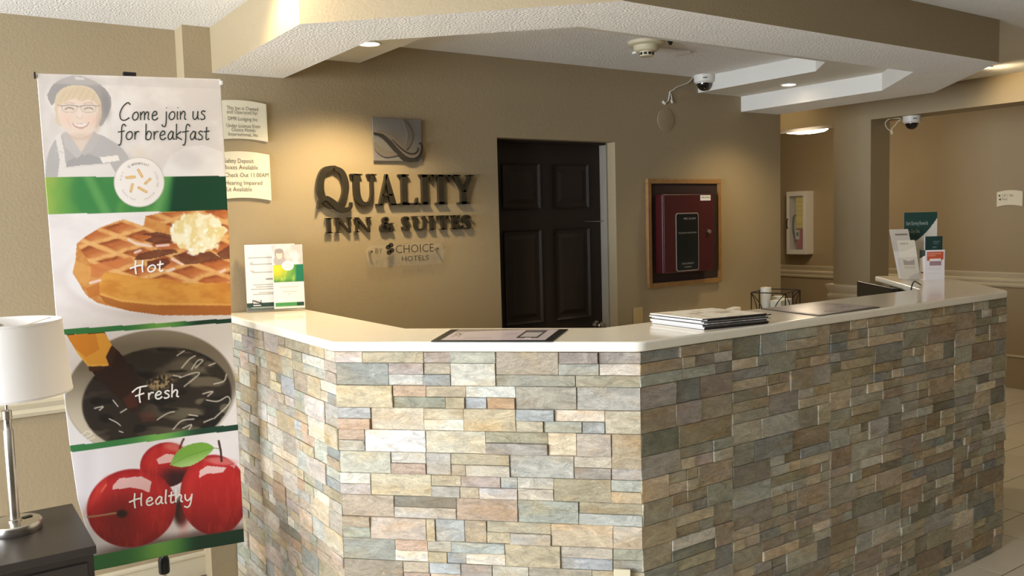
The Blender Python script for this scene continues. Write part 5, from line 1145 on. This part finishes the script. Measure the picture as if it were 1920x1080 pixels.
# reward display on the return end of the counter
N1 = Vector((-s2,-s2,0))
dsx = Vector((0.83,-0.56,0)).normalized()        # right along the display as seen
dsn = Vector((dsx.y,-dsx.x,0)); dsn = dsn if dsn.dot(Vector((-1,-0.6,0))) > 0 else -dsn
hbase = Vector((4.52, 2.66, SZ)); 
def wpx(px0, px1, py_, x_, y_):     # width of a pixel span on a plane through (x_,y_) facing the display way
    n_ = dsn
    def hit(px_):
        d = Vector(_ray(px_, py_)); t = (x_*n_.x+y_*n_.y)/(d.x*n_.x+d.y*n_.y); return d*t
    return hit(px0), (hit(px1)-hit(px0)).length
def head_card(p):
    p.over(np.ones_like(p.x), (222,214,200)); yb = 0.49-0.42*np.clip((p.x-0.03),0,1)**1.9
    p.over((p.y < yb).astype(float), (34,66,58))
    p.over(p.rect(0.62,0.9,0.38,0.43)*sstep(0.35,0.6,fbm(p.x*50,p.y*20,3)), (150,110,100))
    for k, yy in enumerate((0.56,0.60,0.64,0.7,0.74)): p.over(p.rect(0.1,0.8,yy,yy+0.008)*0.3, (120,110,96))
pc_, hw = wpx(1694.5, 1756.5, 450, hbase.x, hbase.y)
hb0 = Vector((pc_.x, pc_.y, SZ)); hz1 = zat(1726, 398, hbase.x, hbase.y)
dh = thing('sign_holder', tuple(hb0+dsx*hw/2), 'clear sign holder with a green and white card on the right countertop end', 'sign')
MB().obox(hb0+Vector((0,0,0.001)), dsx*hw, dsn*0.06, Vector((0,0,0.003))).build('foot', ACRYL, dh)
MB().obox(hb0-dsn*0.003+Vector((0,0,0.004)), dsx*hw, dsn*0.0025, Vector((0,0,hz1-SZ-0.002))).build('panel', ACRYL, dh)
cd = sheet('card', dh, hb0+dsn*0.0005+Vector((0,0,hz1-SZ)), dsx, WZ, dsn, hw, (hz1-SZ)*0.98, 70, 120, head_card, th=0.001)
for txt, a, b, yv in (('Start Earning Rewards', 0.06, 0.72, 0.19), ('from Day One.', 0.06, 0.48, 0.31)):
    put_text(MB(), txt, hb0+dsn*0.0016+dsx*hw*a+Vector((0,0,(hz1-SZ)*(1-yv))), dsx, WZ, dsn, 0.022, hw*(b-a), lift=0.0006).build('lettering', mat('pale_grey_ink', (200,204,196), 0.5), dh)
# leaning leaflet pocket in front of it
def pocket_back(p):
    p.over(np.ones_like(p.x), (226,216,200)); p.over(p.rect(0,1,0,0.45), (206,194,176)); p.over(p.rect(0.25,0.9,0.09,0.12)*0.8, (110,100,86)); p.over(p.rect(0,1,0.45,1)*0.5, (232,224,220))
def pocket_front(p):
    p.over(np.ones_like(p.x), (238,228,208)); p.over(p.rect(0.1,0.6,0.06,0.11)*sstep(0.3,0.5,fbm(p.x*40,p.y*30,4)), (130,120,100)); p.over((p.y < 0.30-0.14*p.x**1.5).astype(float)*0.5, (214,202,180)); p.over(p.rect(0.2,0.82,0.50,0.64), (182,164,150)); p.over(p.rect(0.2,0.82,0.47,0.53)*(p.y < 0.5+0.03*np.cos((p.x-0.5)*6)).astype(float), (240,232,216))
    for yy in (0.68,0.71): p.over(p.rect(0.2,0.8,yy,yy+0.012)*0.4, (140,130,112))
    p.over((p.y > 0.97-0.14*np.clip(p.x-0.35,0,1)**0.7*1.4).astype(float)*(p.x > 0.35)*0.8, (206,196,186))
pb_, pw = wpx(1686, 1722, 470, hbase.x-0.10, hbase.y-0.07); pz = zat(1680, 430, hbase.x-0.10, hbase.y-0.07)
pb0 = Vector((pb_.x, pb_.y, SZ)); ph = pz-SZ
lv = (Vector((0,0,1))-dsx*0.17-dsn*0.08).normalized()
pk = thing('leaflet_pocket', tuple(pb0+dsx*pw/2), 'clear leaflet pocket leaning left in front of the rewards sign', 'holder')
MB().obox(pb0+Vector((0,0,0.001)), dsx*pw, dsn*0.05, Vector((0,0,0.003))).build('foot', ACRYL, pk)
MB().obox(pb0-dsn*0.004+Vector((0,0,0.004)), dsx*pw, dsn*0.002, lv*ph*0.95).build('back', ACRYL, pk)
MB().obox(pb0+dsn*0.03+Vector((0,0,0.004)), dsx*pw, dsn*0.002, lv*ph*0.45).build('front', ACRYL, pk)
nlv = dsx.cross(lv).normalized(); nlv = nlv if nlv.dot(dsn) > 0 else -nlv
sheet('leaflet', None, pb0+Vector((0,0,0.005))+lv*ph, dsx, lv, nlv, pw*0.98, ph*0.98, 30, 60, pocket_back, th=0.002, label='tall pale leaflet at the back of the leaning pocket', cat='leaflet')
sheet('leaflet', None, pb0+dsn*0.016+Vector((0,0,0.005))+dsx*pw*0.22+lv*ph*0.78, (dsx*1.0).normalized(), (lv+dsx*0.05).normalized(), nlv, pw*0.92, ph*0.77, 40, 70, pocket_front, th=0.002, label='shorter cream leaflet at the front of the leaning pocket', cat='leaflet')
# small white box with orange panel and green cards behind
fb_, fw = wpx(1735, 1771, 490, hbase.x-0.02, hbase.y-0.14); sb_, _ = wpx(1723, 1735, 490, hbase.x-0.02, hbase.y-0.14)
f0 = Vector((fb_.x, fb_.y, SZ)); fz = zat(1752, 469, f0.x, f0.y); fh = fz-SZ; fdep = 0.062
cx_dir = -dsn
ap = thing('card_box', tuple(f0+dsx*fw/2+cx_dir*fdep/2), 'white card dispenser box with an orange panel on the right end of the countertop', 'box')
MB().obox(f0+Vector((0,0,0.0008)), dsx*fw, cx_dir*fdep, Vector((0,0,fh-0.001))).build('body', PAPER, ap)
def box_front(p):
    p.over(np.ones_like(p.x), (240,232,232)); p.over(p.rect(0.07,0.95,0.06,0.36)*(p.y < 0.40-0.25*np.clip(p.x-0.75,0,1)*2).astype(float), (206,92,58)); p.over(p.rect(0.12,0.8,0.11,0.14)*0.7, (238,180,160)); p.over(p.rect(0.12,0.5,0.17,0.20)*0.7, (238,180,160)); p.over(p.rect(0.22,0.8,0.30,0.42), (246,236,230)); p.over(p.rect(0.22,0.82,0.38,0.53), (168,138,140))
    for yy in (0.6,0.65,0.72,0.78): p.over(p.rect(0.12,0.85,yy,yy+0.012)*0.2, (150,140,150))
sheet('printed_front', ap, f0+Vector((0,0,fh)), dsx, WZ, dsn, fw, fh, 44, 60, box_front, th=0.001)
def box_side(p):
    p.over(np.ones_like(p.x), (232,226,226)); p.over((p.y < 0.30-0.12*p.x).astype(float), (50,66,66)); p.over(p.rect(0.3,0.7,0.75,0.79), (70,60,60))
sheet('printed_side', ap, f0+cx_dir*fdep+Vector((0,0,fh)), -cx_dir, WZ, -dsx, fdep, fh, 20, 60, box_side, th=0.001)
k0 = f0+cx_dir*0.02+dsx*fw*0.02+Vector((0,0,fh-0.001)); kz = zat(1748, 443, f0.x, f0.y)-SZ-fh
def green_card(p): p.over(np.ones_like(p.x), (30,58,54)); p.over(p.rect(0.45,0.85,0.35,0.40)*0.6, (170,190,180)); p.over(p.rect(0.45,0.75,0.48,0.53)*0.6, (170,190,180)); p.over(p.rect(0.42,0.65,0.72,0.84)*0.5, (120,170,140))
sheet('card_stack', None, k0+Vector((0,0,kz)), dsx, WZ, dsn, fw*0.88, kz, 30, 24, green_card, th=0.016, label='dark green cards standing up behind the orange and white box', cat='cards')

# monitor inside the desk
mA, mB = Vector((4.425,2.885,0)), Vector((4.105,2.470,0)); mu = (mB-mA).normalized(); mn = Vector((mu.y,-mu.x,0)); mn = mn if mn.dot(Vector((-1,0.7,0))) > 0 else -mn
mA += mn*0.035; mB += mn*0.035; mt_ = 1.198; mw = (mB-mA).length
mo = thing('monitor', tuple((mA+mB)/2+mn*0.02+Vector((0,0,0.751))), 'black computer monitor standing behind the countertop under its return end', 'monitor')
MB().obox(mA+Vector((0,0,mt_-0.33)), mu*mw, -mn*0.03, Vector((0,0,0.33))).build('case', BLACKP, mo, bevel=0.004)
MB().obox(mA+mu*0.012+mn*0.0004+Vector((0,0,mt_-0.315)), mu*(mw-0.024), mn*0.001, Vector((0,0,0.303))).build('screen', mat('black_screen', (12,15,14), 0.28), mo)
mm = (mA+mB)/2
MB().obox(mm-mu*0.02-mn*0.05+Vector((0,0,0.76)), mu*0.04, mn*0.02, Vector((0,0,0.30))).build('stand', BLACKP, mo)
MB().obox(mm-mu*0.10-mn*0.05+Vector((0,0,0.751)), mu*0.20, mn*0.12, Vector((0,0,0.012))).build('foot', BLACKP, mo, bevel=0.003)
g = lambda a, b: tuple(atZ(a, b, SZ+0.012))
zc2 = lambda a, b, q: Vector((q[0], q[1], zat(a, b, q[0], q[1])))
qd = atZ(1716, 541, SZ)
MB().tube(spline([zc2(1689,546,(4.02,2.36)), zc2(1694,536,(4.03,2.36)), zc2(1699,528,(4.05,2.36)), zc2(1706,530,(4.08,2.36)), zc2(1711,534,(4.11,2.36))], 5), 0.0032, 6).build('pen_cord', BLACKP, smooth=True, label='short bent black cord looping over the inner edge of the countertop', cat='cord')

# wire caddy with packets on the back cabinet
cc = Vector((4.56, 3.60, 0.931)); ca = 0.27; ch_ = 0.165
zc_top = zat(1455, 547, 4.5, 3.55); ch_ = zc_top-0.931
dA, dB = Vector((0.94,0.34,0)).normalized(), Vector((-0.34,0.94,0)).normalized()
k4 = [cc-dA*0.15-dB*0.11, cc+dA*0.15-dB*0.11, cc+dA*0.15+dB*0.11, cc-dA*0.15+dB*0.11]
cdy = thing('wire_caddy', tuple(cc), 'black wire caddy with curved bars behind the countertop', 'caddy')
up_ = lambda p, h: Vector((p.x, p.y, 0.931+h))
for h_ in (ch_-0.003, 0.004): MB().tube([up_(p, h_) for p in k4], 0.0035, 6, True).build('rim', BLACKM, cdy)
for p in k4+[(k4[0]+k4[1])/2, (k4[2]+k4[3])/2]: MB().tube([up_(p, 0.004), up_(p, ch_-0.003)], 0.0036, 6).build('post', BLACKM, cdy)
for i in range(4):
    a, b = k4[i], k4[(i+1)%4]; m_ = (a+b)/2
    for e_ in (a, b): MB().tube(spline([tuple(up_(e_, ch_-0.004)), tuple(up_(e_*0.55+m_*0.45, ch_*0.62)), tuple(up_(e_*0.12+m_*0.88, 0.006))], 6), 0.003, 6).build('curved_bar', BLACKM, cdy)
MB().obox(cc-dA*0.145-dB*0.105+Vector((0,0,0.006)), dA*0.29, dB*0.21, Vector((0,0,0.003))).build('tray', BLACKM, cdy)
for k, (a, b, h) in enumerate(((-0.11,-0.03,0.60),(-0.02,-0.05,0.62),(0.07,0.02,0.66))):
    MB().obox(cc+dA*a+dB*(b-0.04)+Vector((0,0,0.011)), dA*0.07, dB*0.07, Vector((0,0,ch_*h))).build('packet_stack', mat('pale_packet', (206,204,192), 0.7, var=0.12, vscale=60), bevel=0.003, label=('pale sugar packets at the left inside the wire caddy', 'pale sugar packets in the middle of the wire caddy', 'pale packets at the right inside the wire caddy')[k], cat='packets')
cup = cc+dA*0.0+dB*0.065
MB().lathe([(0,0.011),(0.026,0.011),(0.036,ch_*0.95),(0.034,ch_*1.12),(0.0,ch_*1.15)], tuple(cup), 24).build('lidded_cup', WHITEP, smooth=True, label='white cup with a rounded lid sticking up from the wire caddy', cat='cup')
pn0 = Vector((4.13, 3.55, 0.931))
MB().obox(pn0-dA*0.06, dA*0.12, dB*0.05, Vector((0,0,zat(1398,577,4.13,3.55)-0.931))).build('tissue_box', PAPER, bevel=0.004, label='small cream box left of the wire caddy', cat='box')
